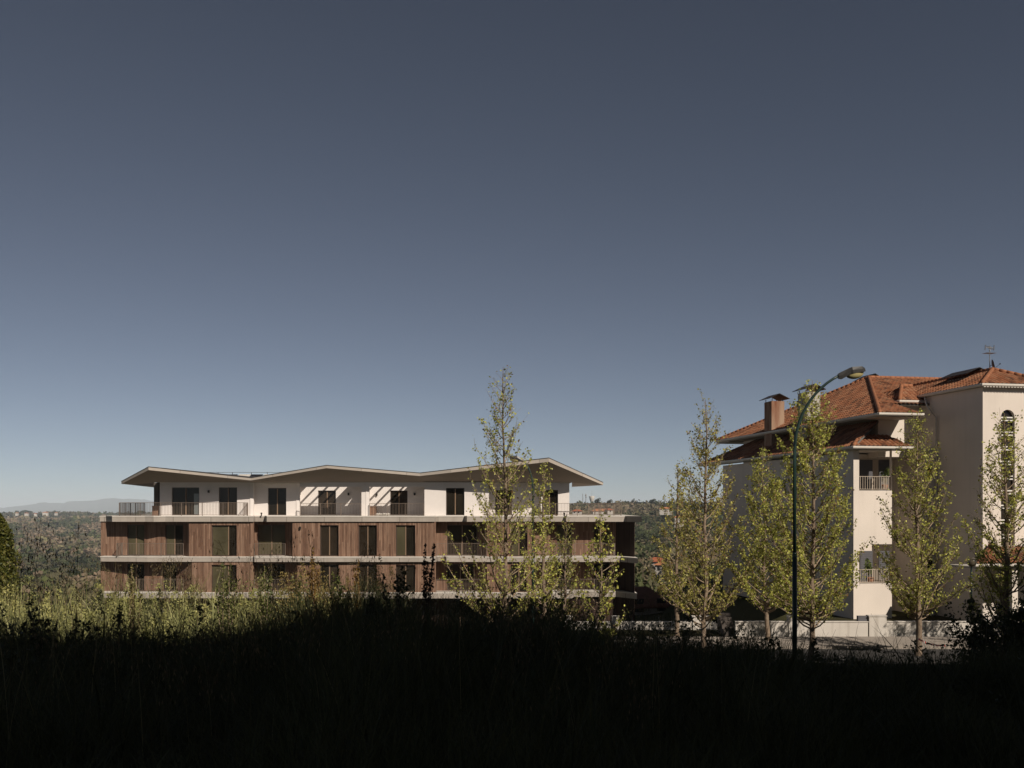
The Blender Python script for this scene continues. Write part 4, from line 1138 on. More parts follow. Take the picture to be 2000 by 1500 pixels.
_p = V(uat(1700, 4.2), 4.2, 0); balcony_plant(1700, _p[1], 1138, 1080, 16, 'bushy green potted plant behind the lower balcony railing', 81)
_p = V(uat(1728, 4.2), 4.2, 0); balcony_plant(1728, _p[1], 957, 904, 11, 'tall potted plant at the right end of the upper balcony', 82)
street_tree(981, 38.0, 718, 112, 'tallest sparse young tree, standing in front of the long building near its right end', 11, 5200, 74, zb=RZ + .1, leaf=.048, trunk_r=.10)
street_tree(1062, 47.0, 905, 50, 'thin leafy tree tangled with the distant lamp post, right behind the tallest tree', 12, 2600, 40, zb=RZ + .1, leaf=.055)
street_tree(1160, 33.0, 1003, 66, 'smallest youngest tree, few bright leaves before the dark corner of the long building', 13, 1500, 26, zb=G(X(1160, 33), 33), leaf=.05, trunk_r=.05, base_frac=.2)
street_tree(1376, 41.0, 783, 104, 'slender tree with bare thin top, left of the tile roofed building', 14, 7600, 84, zb=RZ + .1, leaf=.048, pal=1)
street_tree(1322, 49.0, 905, 62, 'low twiggy tree on the left edge of the right hand tree group', 15, 4200, 48, zb=RZ + .15, leaf=.05, pal=1)
street_tree(1500, 47.5, 875, 78, 'dense tree just left of the tall street lamp', 17, 9000, 62, zb=RZ + .15, leaf=.052)
street_tree(1583, 40.0, 742, 138, 'fullest tree of the row, right behind the tall street lamp and before the grey chimney', 18, 17500, 110, zb=RZ + .1, leaf=.05)
street_tree(1793, 43.5, 803, 104, 'oval tree with a clear forked trunk in front of the stair tower side wall', 20, 9500, 92, zb=RZ + .1, leaf=.048, trunk_r=.13)
street_tree(1970, 36.0, 806, 122, 'dark stemmed tree at the right edge of the picture before the arched stair window', 21, 9000, 84, zb=RZ, leaf=.046, trunk_r=.13, pal=0)
street_tree(2140, 43.5, 790, 104, 'street tree just outside the right edge, casting dappled shade on the white wall', 23, 8000, 84, zb=RZ + .1)
street_tree(2330, 43.5, 770, 110, 'farther street tree outside the right edge that shades the road and the wall', 24, 8000, 84, zb=RZ + .1)
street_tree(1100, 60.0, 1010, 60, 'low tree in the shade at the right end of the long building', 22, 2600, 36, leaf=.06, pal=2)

# evergreen at the left edge
def evergreen():
    rng = np.random.default_rng(5); Y = 24.0; x = X(-6, Y); zb = G(x, Y); zt = Z(1002, Y); H = zt - zb
    r = empty('evergreen_bush', (x, Y, zb)); tag(r, 'dense columnar evergreen at the left edge, yellow green on its sunny side', 'bush')
    v, f = tubes_np([(np.array([[x, Y, zb - .2], [x, Y, zb + H * .5], [x + .03, Y, zt - .3]]), [.09, .06, .02])], 7); npobj('trunk', v, f, M['bark'], r)
    n = 15000; t = rng.random(n) ** .8; a = rng.random(n) * 6.2832
    lump = 1 + .22 * np.sin(a * 3 + t * 9) + .15 * np.sin(a * 5 - t * 21)
    rad = .62 * np.sqrt(np.clip(1 - t, 0, 1)) ** .9 * np.minimum(1, .6 + t * 2) * lump * rng.uniform(.55, 1.05, n)
    c = np.stack([x + rad * np.cos(a), Y + rad * np.sin(a), zb + .1 + t * (H - .1)], 1)
    v, f = cards(c, rng.uniform(.025, .055, n), rng, .5); g = rng.random(n)[:, None]
    npobj('crown', v, f, M['leaf'], r, col=np.repeat(np.array([.05, .075, .02]) + g * np.array([.14, .10, .015]), 4, axis=0))
evergreen()

# ------------------------------------------------------------------ foreground vegetation
def blades(x, y, z, h, w, lean, rng, c0, c1, nseg=4):
    n = len(x); a = rng.random(n) * 6.2832; ca, sa = np.cos(a), np.sin(a); b = rng.random(n) * 6.2832
    rows = []
    for k in range(nseg + 1):
        t = k / nseg; off = lean * t ** 2; hh = h * (t - .18 * (lean / h) * t ** 3)
        cx, cy = x + off * ca, y + off * sa; wd = w * (1 - t ** 1.6) + .0008
        rows.append(np.stack([cx - np.cos(b) * wd, cy - np.sin(b) * wd, z + hh], 1)); rows.append(np.stack([cx + np.cos(b) * wd, cy + np.sin(b) * wd, z + hh], 1))
    v = np.stack(rows, 1).reshape(-1, 3); m = 2 * (nseg + 1); base = np.arange(n)[:, None] * m
    f = np.concatenate([np.stack([base[:, 0] + 2 * k, base[:, 0] + 2 * k + 1, base[:, 0] + 2 * k + 3, base[:, 0] + 2 * k + 2], 1) for k in range(nseg)])
    g = rng.random(n)[:, None]; c = c0 + (c1 - c0) * g
    return v, f, np.repeat(c, m, axis=0)

def scatter(n, y0, y1, rng, pxa=-120, pxb=2120, power=1.0):
    y = y0 + (y1 - y0) * rng.random(n) ** power
    px = rng.uniform(pxa, pxb, n); x = (px - HX) / F * y
    return x, y
def field():
    rng = np.random.default_rng(3)
    vs, fs, cs = [], [], []; b = 0
    def add(t):
        nonlocal b
        v, f, c = t; vs.append(v); fs.append(f + b); cs.append(c); b += len(v)
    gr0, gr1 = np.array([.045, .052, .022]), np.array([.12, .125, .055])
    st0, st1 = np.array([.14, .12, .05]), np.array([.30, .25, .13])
    lt0, lt1 = np.array([.14, .155, .05]), np.array([.44, .43, .20])  # sunlight put into the colour: brighter greens for the lit side
    clump = lambda x, y, f: np.clip(vnoise(x * f + 30, y * f + 7) + .6 * vnoise(x * f * 2.7 + 3, y * f * 2.7), -1, 1)
    # carpet of tall grass over the shaded field, up to the crest
    x, y = scatter(50000, 2.2, 13.0, rng, power=.62)
    lf = 1 - sstep(x / y, -.33, -.19)
    tall = .52 - .22 * lf + .30 * clump(x, y, 1.1) * (1 - .5 * lf) + rng.random(len(x)) * .28
    tall = np.maximum(tall, .18) * (1 - .12 * sstep(x / y, .03, .12))
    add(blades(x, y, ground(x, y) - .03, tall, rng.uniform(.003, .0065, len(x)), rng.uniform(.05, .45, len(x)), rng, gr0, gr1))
    # broad arching reed like leaves that break the edge of the dark mass
    x, y = scatter(1500, 7.0, 13.5, rng, -120, 2120)
    lf = 1 - sstep(x / y, -.33, -.19)
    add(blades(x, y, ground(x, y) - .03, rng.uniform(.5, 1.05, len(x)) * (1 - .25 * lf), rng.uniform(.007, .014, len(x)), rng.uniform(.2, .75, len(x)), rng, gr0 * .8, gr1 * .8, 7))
    # crest line
    x, y = scatter(11000, 10.0, 14.5, rng, 560, 2120)
    h = rng.uniform(.25, .75, len(x)) + .28 * clump(x, y, 1.6); h = np.maximum(h, .15) * (1 - .15 * sstep(x / y, .03, .12))
    add(blades(x, y, ground(x, y) - .03, h, rng.uniform(.004, .007, len(x)), rng.uniform(.05, .4, len(x)), rng, gr0, gr1))
    # grass tinted brighter for sunlight on the left of the bank, thin enough to look through
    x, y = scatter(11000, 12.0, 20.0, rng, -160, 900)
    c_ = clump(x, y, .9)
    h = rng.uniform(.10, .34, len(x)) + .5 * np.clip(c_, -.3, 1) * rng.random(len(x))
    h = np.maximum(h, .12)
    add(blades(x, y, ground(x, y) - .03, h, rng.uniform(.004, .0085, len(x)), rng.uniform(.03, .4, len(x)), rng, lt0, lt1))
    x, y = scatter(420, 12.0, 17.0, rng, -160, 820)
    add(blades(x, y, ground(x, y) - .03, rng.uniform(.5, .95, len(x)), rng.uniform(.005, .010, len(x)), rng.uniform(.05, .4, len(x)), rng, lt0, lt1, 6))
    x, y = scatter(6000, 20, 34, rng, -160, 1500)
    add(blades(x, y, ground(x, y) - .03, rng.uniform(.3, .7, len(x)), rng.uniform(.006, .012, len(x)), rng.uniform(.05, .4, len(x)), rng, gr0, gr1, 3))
    # slope down to the road on the right
    x, y = scatter(9000, 14, 34, rng, 1400, 2150)
    add(blades(x, y, ground(x, y) - .03, rng.uniform(.3, .7, len(x)), rng.uniform(.006, .012, len(x)), rng.uniform(.05, .4, len(x)), rng, gr0, gr1, 3))
    # leafy clumps in the meadow: sun-brightened colours beyond the shade edge, shade-darkened ones inside it
    def leafy(n, y0, y1, pa, pb, h0, h1, c0, c1, sz, per):
        cx, cy = scatter(n, y0, y1, rng, pa, pb); hh = rng.uniform(h0, h1, n); cz = ground(cx, cy)
        k = per; t = rng.random((n, k)) ** .8; w = .05 + .16 * rng.random(n)
        px_ = cx[:, None] + rng.normal(size=(n, k)) * w[:, None] * (1.15 - t); py_ = cy[:, None] + rng.normal(size=(n, k)) * w[:, None] * (1.15 - t); pz_ = cz[:, None] + hh[:, None] * t
        v, f = cards(np.stack([px_, py_, pz_], 2).reshape(-1, 3), sz * rng.uniform(.5, 1.4, n * k), rng, .45)
        g = (rng.random((n, 1)) * .6 + rng.random((n, k)) * .4).reshape(-1, 1)
        add((v, f, np.repeat(c0 + (c1 - c0) * g, 4, axis=0)))
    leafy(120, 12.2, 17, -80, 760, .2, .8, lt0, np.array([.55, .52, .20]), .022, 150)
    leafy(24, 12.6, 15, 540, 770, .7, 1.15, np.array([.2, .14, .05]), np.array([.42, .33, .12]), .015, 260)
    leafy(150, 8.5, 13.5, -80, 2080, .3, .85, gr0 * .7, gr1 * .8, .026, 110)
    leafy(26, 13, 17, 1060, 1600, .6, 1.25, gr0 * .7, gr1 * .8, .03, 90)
    x, y = scatter(1500, 11.0, 13.5, rng, 1420, 2120)
    add(blades(x, y, ground(x, y) - .03, rng.uniform(.45, .95, len(x)), rng.uniform(.004, .008, len(x)), rng.uniform(.1, .7, len(x)), rng, gr0 * .8, gr1 * .8, 7))
    leafy(34, 11, 13.5, 1420, 2050, .4, .85, gr0 * .7, gr1 * .8, .028, 70)
    x, y = scatter(900, 11.0, 16.0, rng, 1040, 2120)
    add(blades(x, y, ground(x, y) - .03, rng.uniform(.5, 1.2, len(x)), rng.uniform(.004, .009, len(x)), rng.uniform(.1, .7, len(x)), rng, gr0 * .8, gr1 * .8, 7))
    # dry stems
    x, y = scatter(900, 6, 20, rng, -120, 1500)
    add(blades(x, y, ground(x, y) - .03, rng.uniform(.55, 1.1, len(x)), rng.uniform(.002, .0035, len(x)), rng.uniform(.02, .3, len(x)), rng, st0, st1, 5))
    o = npobj('tall_grass', np.concatenate(vs), np.concatenate(fs), M['grass'], col=np.concatenate(cs)); tag(o, 'dense tall meadow grass covering the dark bank in the foreground', 'grass', kind='stuff')

    # wild oats: thin stems with hanging spikelets
    segs = []; sc_, ss_, sn = [], [], []
    sx, sy = scatter(300, 5.5, 17, rng, -60, 1350)
    hh = rng.uniform(.75, 1.15, len(sx))
    # the tallest stems, seen against hills, sky and boards
    ex = [(38, 6.0, 978), (16, 6.5, 996), (50, 7, 1010), (146, 6.0, 986), (104, 6.4, 996), (88, 7.0, 1032), (165, 7, 1000), (318, 9, 1070), (395, 8.2, 1052), (505, 7.6, 1030), (520, 8.3, 1048), (560, 8, 1038), (588, 7.5, 1022),
          (616, 7.8, 1030), (640, 7.2, 1018), (676, 8, 1040), (700, 8, 1046), (742, 8.4, 1070), (430, 9, 1090), (262, 8, 1092), (222, 8.6, 1082), (300, 8.4, 1100)]
    sx = np.concatenate([sx, [X(a, b_) for a, b_, _ in ex]]); sy = np.concatenate([sy, [b_ for _, b_, _ in ex]])
    hh = np.concatenate([hh, [Z(c_, b_) - G(X(a, b_), b_) for a, b_, c_ in ex]])
    for x_, y_, h_ in zip(sx, sy, hh):
        z_ = G(x_, y_); az = rng.random() * 6.28; ln = rng.uniform(.1, .3); s = np.linspace(0, 1, 6)
        q = np.stack([x_ + ln * s ** 2.2 * math.cos(az), y_ + ln * s ** 2.2 * math.sin(az), z_ + h_ * (s - .06 * s ** 4)], 1)
        segs.append((q, .0022 * (1 - s) + .0011))
        for k in range(int(rng.integers(9, 18))):
            sk = rng.uniform(.72, 1); p0 = np.array([np.interp(sk, s, q[:, c]) for c in range(3)])
            a2 = rng.random() * 6.28; rr = rng.uniform(.02, .09); p1 = p0 + np.array([rr * math.cos(a2), rr * math.sin(a2), .035]); p2 = p1 + np.array([.012 * math.cos(a2), .012 * math.sin(a2), -.025])
            segs.append((np.array([p0, p1, p2]), [.0009] * 3)); sc_.append(p2 - np.array([0, 0, .013]))
    v, f = tubes_np(segs, 3); n0 = len(v)
    c = np.array(sc_); n = len(c); tilt = rng.normal(size=(n, 3)) * .25 + np.array([0, 0, -1.0]); tilt /= np.linalg.norm(tilt, axis=1)[:, None]
    side = np.cross(tilt, rng.normal(size=(n, 3))); side /= np.linalg.norm(side, axis=1)[:, None]; s2 = np.cross(tilt, side)
    L_, W_ = .016, .0042
    vv = np.stack([c - tilt * L_, c + side * W_, c + tilt * L_ * 1.2, c - side * W_, c - tilt * L_, c + s2 * W_, c + tilt * L_ * 1.2, c - s2 * W_], 1).reshape(-1, 3)
    ff = np.arange(8 * n).reshape(-1, 4) + n0
    cl = np.concatenate([np.tile(np.array([.13, .11, .05]), (n0, 1)), np.repeat(np.array([.13, .095, .05]) + rng.random(n)[:, None] * np.array([.17, .13, .08]), 8, axis=0)])
    o = npobj('wild_oats', np.concatenate([v, vv]), np.concatenate([f, ff]), M['grass'], col=cl); tag(o, 'scattered wild oat stems with hanging dry seed heads above the bank', 'grass', kind='stuff')
field()

def leafy_weed(px, Y, top_y, w, label, seed, leaves, lo, hi, size=.03, name='weed', cat='weed', stems=5, narrow=1.0, base=None):
    rng = np.random.default_rng(seed); x = X(px, Y); zb = G(x, Y); H = Z(top_y, Y) - zb; Rw = w / F * Y
    r = empty(name, (x, Y, zb)); tag(r, label, cat)
    segs = []; C = []
    for i in range(stems):
        a = rng.random() * 6.28; rr = Rw * rng.uniform(.2, 1) * (1 if stems > 1 else .1); h = H * rng.uniform(.72, 1) if i else H; s = np.linspace(0, 1, 7)
        q = np.stack([x + rr * s ** narrow * math.cos(a), Y + rr * s ** narrow * math.sin(a), zb - .03 + h * s], 1) + np.cumsum(rng.normal(size=(7, 3)) * .008, axis=0)
        segs.append((q, .007 * (1 - s) + .002))
        m = leaves // stems; sk = rng.uniform(.25, 1, m)
        p = np.stack([np.interp(sk, s, q[:, c]) for c in range(3)], 1); C.append(p + rng.normal(size=(m, 3)) * np.array([Rw * .22, Rw * .22, .03]) * (1.3 - sk)[:, None])
    v, f = tubes_np(segs, 4); npobj('stems', v, f, M['branch'], r)
    C = np.concatenate(C); v, f = cards(C, size * rng.uniform(.6, 1.3, len(C)), rng, .55); g = rng.random(len(C))[:, None]
    npobj('foliage', v, f, M['leaf'], r, col=np.repeat(np.array(lo) + g * (np.array(hi) - np.array(lo)), 4, axis=0))
dk = ((.02, .025, .01), (.07, .075, .03)); rs = ((.16, .09, .025), (.36, .23, .07)); gn = ((.07, .09, .025), (.19, .20, .06)); pu = ((.035, .02, .018), (.10, .06, .045))
leafy_weed(835, 10.5, 1050, 17, 'dark narrow dock weed standing before the white slab edge of the long building', 41, 900, *pu, size=.018, stems=4, narrow=2.0)
leafy_weed(612, 13.0, 1062, 20, 'tall rust yellow seeding weed in front of the timber boards, left of the middle', 42, 1500, *rs, size=.017, stems=6)
leafy_weed(702, 13.2, 1085, 15, 'shorter rust yellow seeding weed, second to the right of the tall one', 43, 900, *rs, size=.017, stems=4)
leafy_weed(770, 10.8, 1105, 30, 'dark branching weed with sparse leaves left of the narrow dock', 44, 420, *dk, size=.024, stems=6)
leafy_weed(745, 10.8, 1150, 34, 'low dark weed clump at the top of the shaded bank', 45, 500, *dk, size=.024, stems=6)
leafy_weed(516, 12.6, 1098, 22, 'feathery green weed before the recessed balcony', 46, 800, *gn, size=.02, stems=6)
leafy_weed(442, 12.8, 1095, 20, 'upright sunlit green weed below the olive window', 47, 800, *gn, size=.02, stems=6)
leafy_weed(262, 12.4, 1100, 18, 'yellowish seeding weed at the left corner of the long building', 48, 700, (.13, .12, .04), (.34, .29, .12), size=.018, stems=5)
leafy_weed(85, 10.5, 1165, 30, 'dark broad leaved weed in the lower left against the lit grass', 50, 260, *dk, size=.026, stems=9)
leafy_weed(575, 14.0, 1120, 30, 'broad sunlit green weed left of the tall rust weed', 51, 1100, *gn, size=.022, stems=8)
leafy_weed(660, 12.0, 1110, 26, 'green weed between the two rust yellow weeds', 52, 800, *gn, size=.02, stems=7)
leafy_weed(1920, 15.0, 1165, 95, 'big dark leafed shrub in the lower right corner in front of the white wall', 53, 6500, (.025, .03, .012), (.08, .085, .03), size=.032, name='shrub', cat='shrub', stems=26)
leafy_weed(2010, 14.0, 1150, 60, 'dark shrub cut by the right edge of the picture', 54, 3500, (.025, .03, .012), (.08, .085, .03), size=.032, name='shrub', cat='shrub', stems=16)
leafy_weed(1300, 17.0, 1190, 90, 'tangle of dark twigs rising before the left white wall', 55, 2200, *dk, size=.028, name='shrub', cat='shrub', stems=26)
leafy_weed(1100, 16.0, 1150, 80, 'loose green bush at the foot of the smallest tree', 56, 2600, (.05, .065, .018), (.17, .18, .05), size=.03, name='shrub', cat='shrub', stems=20)
leafy_weed(1440, 16.0, 1205, 70, 'thin dark thicket in front of the steps', 57, 1200, *dk, size=.026, name='shrub', cat='shrub', stems=22)
leafy_weed(960, 14.0, 1160, 60, 'brown tinged bush at the foot of the tallest tree', 58, 1600, (.06, .05, .02), (.18, .13, .05), size=.026, name='shrub', cat='shrub', stems=16)

# ------------------------------------------------------------------ far woodland
def woodland():
    rng = np.random.default_rng(9)
    vs, fs, cs = [], [], []; b = 0
    def crowns(x, y, rad, hgt, k, tone, rng, szf):
        nonlocal b
        n = len(x); z = ground(x, y)
        u = rng.normal(size=(n, k, 3)); u /= np.linalg.norm(u, axis=2)[:, :, None]; u *= rng.random((n, k, 1)) ** .25
        top = np.stack([x, y, z + hgt * .62], 1)
        c = top[:, None] + u * np.stack([rad, rad, hgt * .42], 1)[:, None]
        sz = np.repeat(rad * szf, k) * rng.uniform(.6, 1.3, n * k)
        v, f = cards(c.reshape(-1, 3), sz, rng, .8)
        cc = np.repeat(tone, k, axis=0) * rng.uniform(.85, 1.15, (n * k, 1))
        vs.append(v); fs.append(f + b); cs.append(np.repeat(cc, 4, axis=0)); b += len(v)
    pal = np.array([[.06, .072, .032], [.10, .105, .05], [.19, .145, .10], [.15, .12, .085], [.04, .05, .028], [.14, .16, .06]])
    def tones(x, y, p):
        t = rng.choice(len(pal), size=len(x), p=p); base = pal[t]
        patch = (vnoise(x / (22 + y * .035) + 3, np.log(y) * 9 + 8) + .5 * vnoise(x / (8 + y * .012) + 3, np.log(y) * 25))[:, None]
        warm = np.array([.20, .15, .105]); green = np.array([.075, .09, .04])
        return np.clip((base * .5 + np.where(patch > 0, warm, green) * .5) * (1 + .45 * patch), 0, 1)
    def zone(n, y0, y1, pa, pb, k, r0, r1, p, szf, gm=True):
        lg = np.exp(rng.uniform(math.log(y0), math.log(y1), n)) if gm else rng.uniform(y0, y1, n)
        px = rng.uniform(pa, pb, n); x = (px - HX) / F * lg; rad = rng.uniform(r0, r1, n); h = rad * rng.uniform(1.9, 3.0, n)
        ok = np.ones(n, bool)
        for a_, b_, c_, d_ in ((1256, 1316, 100, 356), (1154, 1206, 380, 650), (1110, 1142, 420, 630), (1284, 1316, 620, 905), (1318, 1336, 480, 645), (20, 122, 2050, 2265)):
            ok &= ~((px > a_) & (px < b_) & (lg > c_) & (lg < d_))
        x, lg, rad, h = x[ok], lg[ok], rad[ok], h[ok]
        crowns(x, lg, rad, h, k, tones(x, lg, np.array(p)), rng, szf)
    pl_ = [.16, .18, .28, .2, .1, .08]; pr_ = [.32, .22, .1, .08, .22, .06]
    zone(1500, 105, 260, -200, 560, 110, 1.5, 2.8, pl_, .17)
    zone(2600, 240, 620, -200, 420, 70, 1.8, 3.6, pl_, .27)
    zone(5200, 600, 1500, -250, 420, 34, 2.2, 4.6, pl_, .42)
    zone(6500, 1400, 2900, -250, 420, 18, 3.0, 6.0, pl_, .55)
    zone(2500, 130, 300, 1080, 1560, 110, 1.5, 3.0, pr_, .17)
    zone(4200, 280, 800, 1060, 1560, 60, 2.0, 3.8, pr_, .22)
    zone(3800, 750, 1250, 1060, 1560, 34, 2.4, 4.8, pr_, .3, False)
    zone(1500, 300, 2600, 420, 1080, 20, 2.5, 4.5, pl_, .35); zone(2200, 200, 1250, 1560, 2250, 26, 2.5, 4.5, pr_, .3)
    o = npobj('woodland', np.concatenate(vs), np.concatenate(fs), M['far'], col=np.concatenate(cs)); tag(o, 'mixed brown and green woods covering the valley sides in the distance', 'woods', kind='stuff')
woodland()

def far_tree(px, Y, base_y, top_y, w, label, seed, kind):
    rng = np.random.default_rng(seed); x = X(px, Y); zb = min(Z(base_y, Y), G(x, Y) + 6); zt = Z(top_y, Y); H = zt - zb; Rw = w / F * Y
    r = empty('skyline_tree', (x, Y, zb)); tag(r, label, 'tree', 'single trees on the skyline')
    segs = [(np.array([[x, Y, zb - 4], [x + .1, Y, zb + H * .5], [x, Y, zb + H * .85]]), [.35, .25, .1])]
    for i in range(6):
        a = i * 1.1; segs.append((np.array([[x, Y, zb + H * (.4 + .06 * i)], [x + Rw * .5 * math.cos(a), Y + Rw * .5 * math.sin(a), zb + H * (.62 + .05 * i)]]), [.15, .06]))
    v, f = tubes_np(segs, 5); npobj('trunk', v, f, M['bark'], r)
    n = 900; u = rng.normal(size=(n, 3)); u /= np.linalg.norm(u, axis=1)[:, None]
    cl = rng.integers(0, 7, n); ca = cl * .9
    if kind == 'umbrella': c = np.stack([x + u[:, 0] * Rw * rng.random(n) ** .3, Y + u[:, 1] * Rw, zb + H * (.72 + .26 * np.abs(u[:, 2]) * rng.random(n) ** .4)], 1)
    else: c = np.stack([x + .6 * Rw * np.cos(ca) + u[:, 0] * Rw * .42, Y + .6 * Rw * np.sin(ca) + u[:, 1] * Rw * .42, zb + H * (.55 + .055 * cl) + u[:, 2] * H * .1], 1)
    v, f = cards(c, Rw * .1 * rng.uniform(.6, 1.4, n), rng, .8)
    npobj('crown', v, f, M['far'], r, col=np.repeat(np.array([.035, .045, .024]) + rng.random(n)[:, None] * .03, 4, axis=0))
far_tree(49, 2300, 1006, 996.5, 9, 'wide dark umbrella pine on the left skyline above the village', 61, 'umbrella')
far_tree(57, 2330, 1006, 997.5, 6, 'smaller umbrella pine touching the wide one on the left skyline', 62, 'umbrella')
far_tree(1237, 960, 990, 973, 3.4, 'narrow dark tree standing clear of the right skyline', 63, 'open')
far_tree(1275, 980, 990, 974, 7, 'broad open crowned tree on the right skyline, nearest the street trees', 64, 'open')
far_tree(1191, 950, 990, 975, 6, 'round open tree on the skyline right of the water tower', 65, 'open')
far_tree(1168, 940, 990, 972, 6.5, 'dense tree leaning against the water tower', 66, 'open')

# ------------------------------------------------------------------ distant houses, water tower, masts
def house(px, py, Y, w, h, d, label, roof='housered', rot=0.2, eave=.5, pitch=.28, nwin=3, group='distant houses with clay roofs'):
    x, _, z = P(px, py, Y); r = empty('distant_house', (x, Y, z), rot); tag(r, label, 'house', group)
    c, s = math.cos(rot), math.sin(rot); T = lambda u, v, q: (x + u * c - v * s, Y + u * s + v * c, z + q)
    mb = MB(); mb.box(-w / 2, w / 2, 0, d, -4, h, T); obj('wall', mb, M['housewhite'], r)
    mb = MB(); rh = pitch * d / 2 * 1.3; a = w / 2 + eave; q0 = -eave; q1 = d + eave; k = min(w, d) * .4
    pts = [T(-a, q0, h), T(a, q0, h), T(a, q1, h), T(-a, q1, h), T(-a + k, d / 2, h + rh), T(a - k, d / 2, h + rh)]
    lo = [(p[0], p[1], p[2] - .15) for p in pts[:4]]
    mb.add(pts + lo, [(0, 1, 5, 4), (1, 2, 5), (2, 3, 4, 5), (3, 0, 4), (0, 6, 7, 1), (1, 7, 8, 2), (2, 8, 9, 3), (3, 9, 6, 0), (6, 9, 8, 7)])
    obj('roof', mb, M[roof], r)
    for i in range(nwin):
        mb = MB(); u = -w / 2 + w * (i + .5) / nwin; mb.box(u - .45, u + .45, -.06, .02, h * .45, h * .45 + 1.2, T); obj('window', mb, M['housewin'], r)
    return T, r
house(1278, 1113, 350, 6, 3.0, 7, 'white house with a red hip roof among the trees right of the long building', 'housered', -.4, nwin=2)
house(1293, 1119, 343, 5, 2.8, 5, 'lower white annex with a short chimney in front of the red roofed house', 'houseor', -.4, nwin=2)
house(1300, 997, 900, 11, 1.6, 8, 'long pale house under a flat orange roof high on the right hill', 'houseor', -.25, nwin=3)
house(1176, 1003, 640, 12, 1.6, 8, 'wide orange roofed house seen through the terrace railing', 'houseor', .1, nwin=4)
house(1192, 1003, 600, 3.4, 2.2, 5, 'small white house beside the wide orange roofed one', 'housered', .3, nwin=1)
house(1126, 1005, 620, 5, 2.2, 6, 'white gabled house at the corner of the terrace railing', 'housered', -.2, nwin=2)
house(1327, 1018, 640, 6, 2.6, 6, 'small pale house half hidden by the low twiggy tree', 'houseor', -.1, nwin=2)
house(88, 1004, 2200, 11, 3.4, 9, 'brightest house with an orange roof on the left ridge', 'houseor', .2, nwin=3)
house(51, 1005, 2150, 7, 3, 7, 'white house below the umbrella pines on the left ridge', 'housered', .1, nwin=2)
house(69, 1005, 2180, 6, 2.2, 7, 'low house between the pines and the brightest house on the ridge', 'housered', .3, nwin=2)
house(32, 1004, 2200, 5, 2.2, 7, 'leftmost small house on the left ridge', 'houseor', .1, nwin=2)
house(108, 1003.5, 2250, 4, 2.4, 7, 'tiny white house right of the village on the left ridge', 'houseor', -.1, nwin=2)
# brown tiled roof close behind the trees
_T, _r = house(1270, 1203, 92, 4.6, .9, 5.0, 'low house with a brown weathered tile roof just right of the long building', 'housebrown', .35, nwin=2, pitch=.5)

def water_tower():
    Y = 1150.0; x, _, z = P(1156, 990, Y); r = empty('water_tower', (x, Y, z - 4)); tag(r, 'white goblet shaped water tower on the right skyline', 'water tower')
    s = Y / F
    mb = MB(); mb.lathe((x, Y, z - 4), [(2.6 * s, 0), (2.4 * s, 4 + 8 * s), (2.6 * s, 4 + 10 * s)], 18); obj('shaft', mb, M['housewhite'], r, smooth=True)
    mb = MB(); mb.lathe((x, Y, z), [(2.6 * s, 9.5 * s), (4.2 * s, 14 * s), (5.4 * s, 20.5 * s), (5.0 * s, 21 * s), (.01, 21.5 * s)], 22); obj('tank', mb, M['housewhite'], r, smooth=True)
    mb = MB(); mb.tube([(x, Y, z + 21 * s), (x, Y, z + 32 * s)], [.12, .06], 5); obj('aerial', mb, M['antenna'], r)
    for px, ty, lab in ((1138, 964, 'thin lattice radio mast left of the water tower'), (1144, 964, 'radio mast with small dishes nearest the water tower')):
        xx = X(px, Y); q = empty('radio_mast', (xx, Y, z - 4)); tag(q, lab, 'mast')
        mb = MB(); H = Z(ty, Y) - z + 4
        for a in range(3):
            t = a * 2.094; mb.tube([(xx + .8 * math.cos(t), Y + .8 * math.sin(t), z - 4), (xx + .25 * math.cos(t), Y + .25 * math.sin(t), z - 4 + H)], .13, 4)
        for k in range(12):
            zz = z - 4 + H * k / 12; rr = .8 - .55 * k / 12
            mb.tube([(xx - rr, Y, zz), (xx + rr, Y, zz + H / 12)], .07, 3)
        obj('lattice', mb, M['antenna'], q)
        if px > 1140:
            mb = MB(); mb.sphere((xx, Y - .6, z - 4 + H * .9), 1.0, 8, 6); mb.sphere((xx + .5, Y - .6, z - 4 + H * .8), .8, 8, 6); obj('dishes', mb, M['antenna'], q)
water_tower()

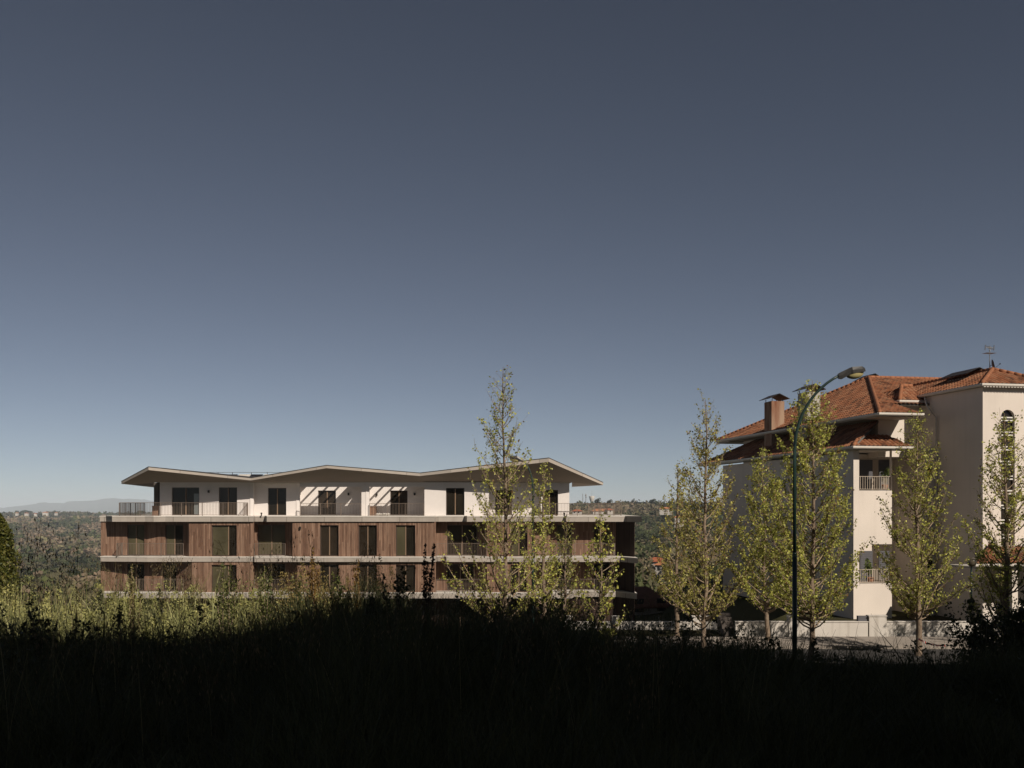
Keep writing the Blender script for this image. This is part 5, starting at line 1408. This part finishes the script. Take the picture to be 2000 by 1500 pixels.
# ------------------------------------------------------------------ unseen blocks added behind and beside the camera to shade the bank
def block(name_label, x0, x1, y0, y1, z0, z1, face):
    r = empty('shade_caster_block', ((x0 + x1) / 2, (y0 + y1) / 2, z0)); tag(r, name_label, 'building')
    mb = MB(); mb.box(x0, x1, y0, y1, z0, z1); obj('wall', mb, M['cream'], r)
    mb = MB(); mb.box(x0 - .3, x1 + .3, y0 - .3, y1 + .3, z1 + .001, z1 + .25); obj('roof', mb, M['concrete'], r)
    z = z0 + 1.2
    while z + 1.6 < z1:
        n = int((x1 - x0) / 3.2)
        for i in range(n):
            xx = x0 + (x1 - x0) * (i + .5) / n; m2 = MB(); m2.box(xx - .6, xx + .6, y1 + .001, y1 + .05, z, z + 1.4); w = obj('window', m2, M['whiteframe'], r)
            m3 = MB(); m3.box(xx - .53, xx + .53, y1 + .051, y1 + .06, z + .07, z + 1.33); obj('pane', m3, M['glass_dark'], w)
        z += 3.0
block('low unseen cream block added behind the viewpoint to shade the bank', -22, 19.1, -16, -6, -2.5, 15.0, 1)
block('taller unseen cream block added behind the viewpoint on the right for shade', 19.2, 36, -16, -6, -3.5, 27.5, 1)
block('unseen cream block added beside the viewpoint to shade the street lamp foot', 14.5, 29.5, 1.5, 8, -4.5, 18.3, 1)
block('tallest unseen cream block added right of the viewpoint to shade the roadside', 30, 64, 1.5, 8, -5.5, 23.6, 1)

# ------------------------------------------------------------------ haze
mb = MB(); mb.box(-25000, 25000, -9500, 25000, -94, 145)
hz = bpy.data.materials.new('haze'); hz.use_nodes = True; nt = hz.node_tree
for n in list(nt.nodes):
    if n.type == 'BSDF_PRINCIPLED': nt.nodes.remove(n)
pv = nt.nodes.new('ShaderNodeVolumePrincipled'); pv.inputs['Color'].default_value = (.78, .89, 1.0, 1); pv.inputs['Density'].default_value = 0.000095
pv.inputs['Anisotropy'].default_value = -0.2
nt.links.new(pv.outputs[0], nt.nodes['Material Output'].inputs['Volume'])
tag(obj('haze', mb, hz), kind='stuff')
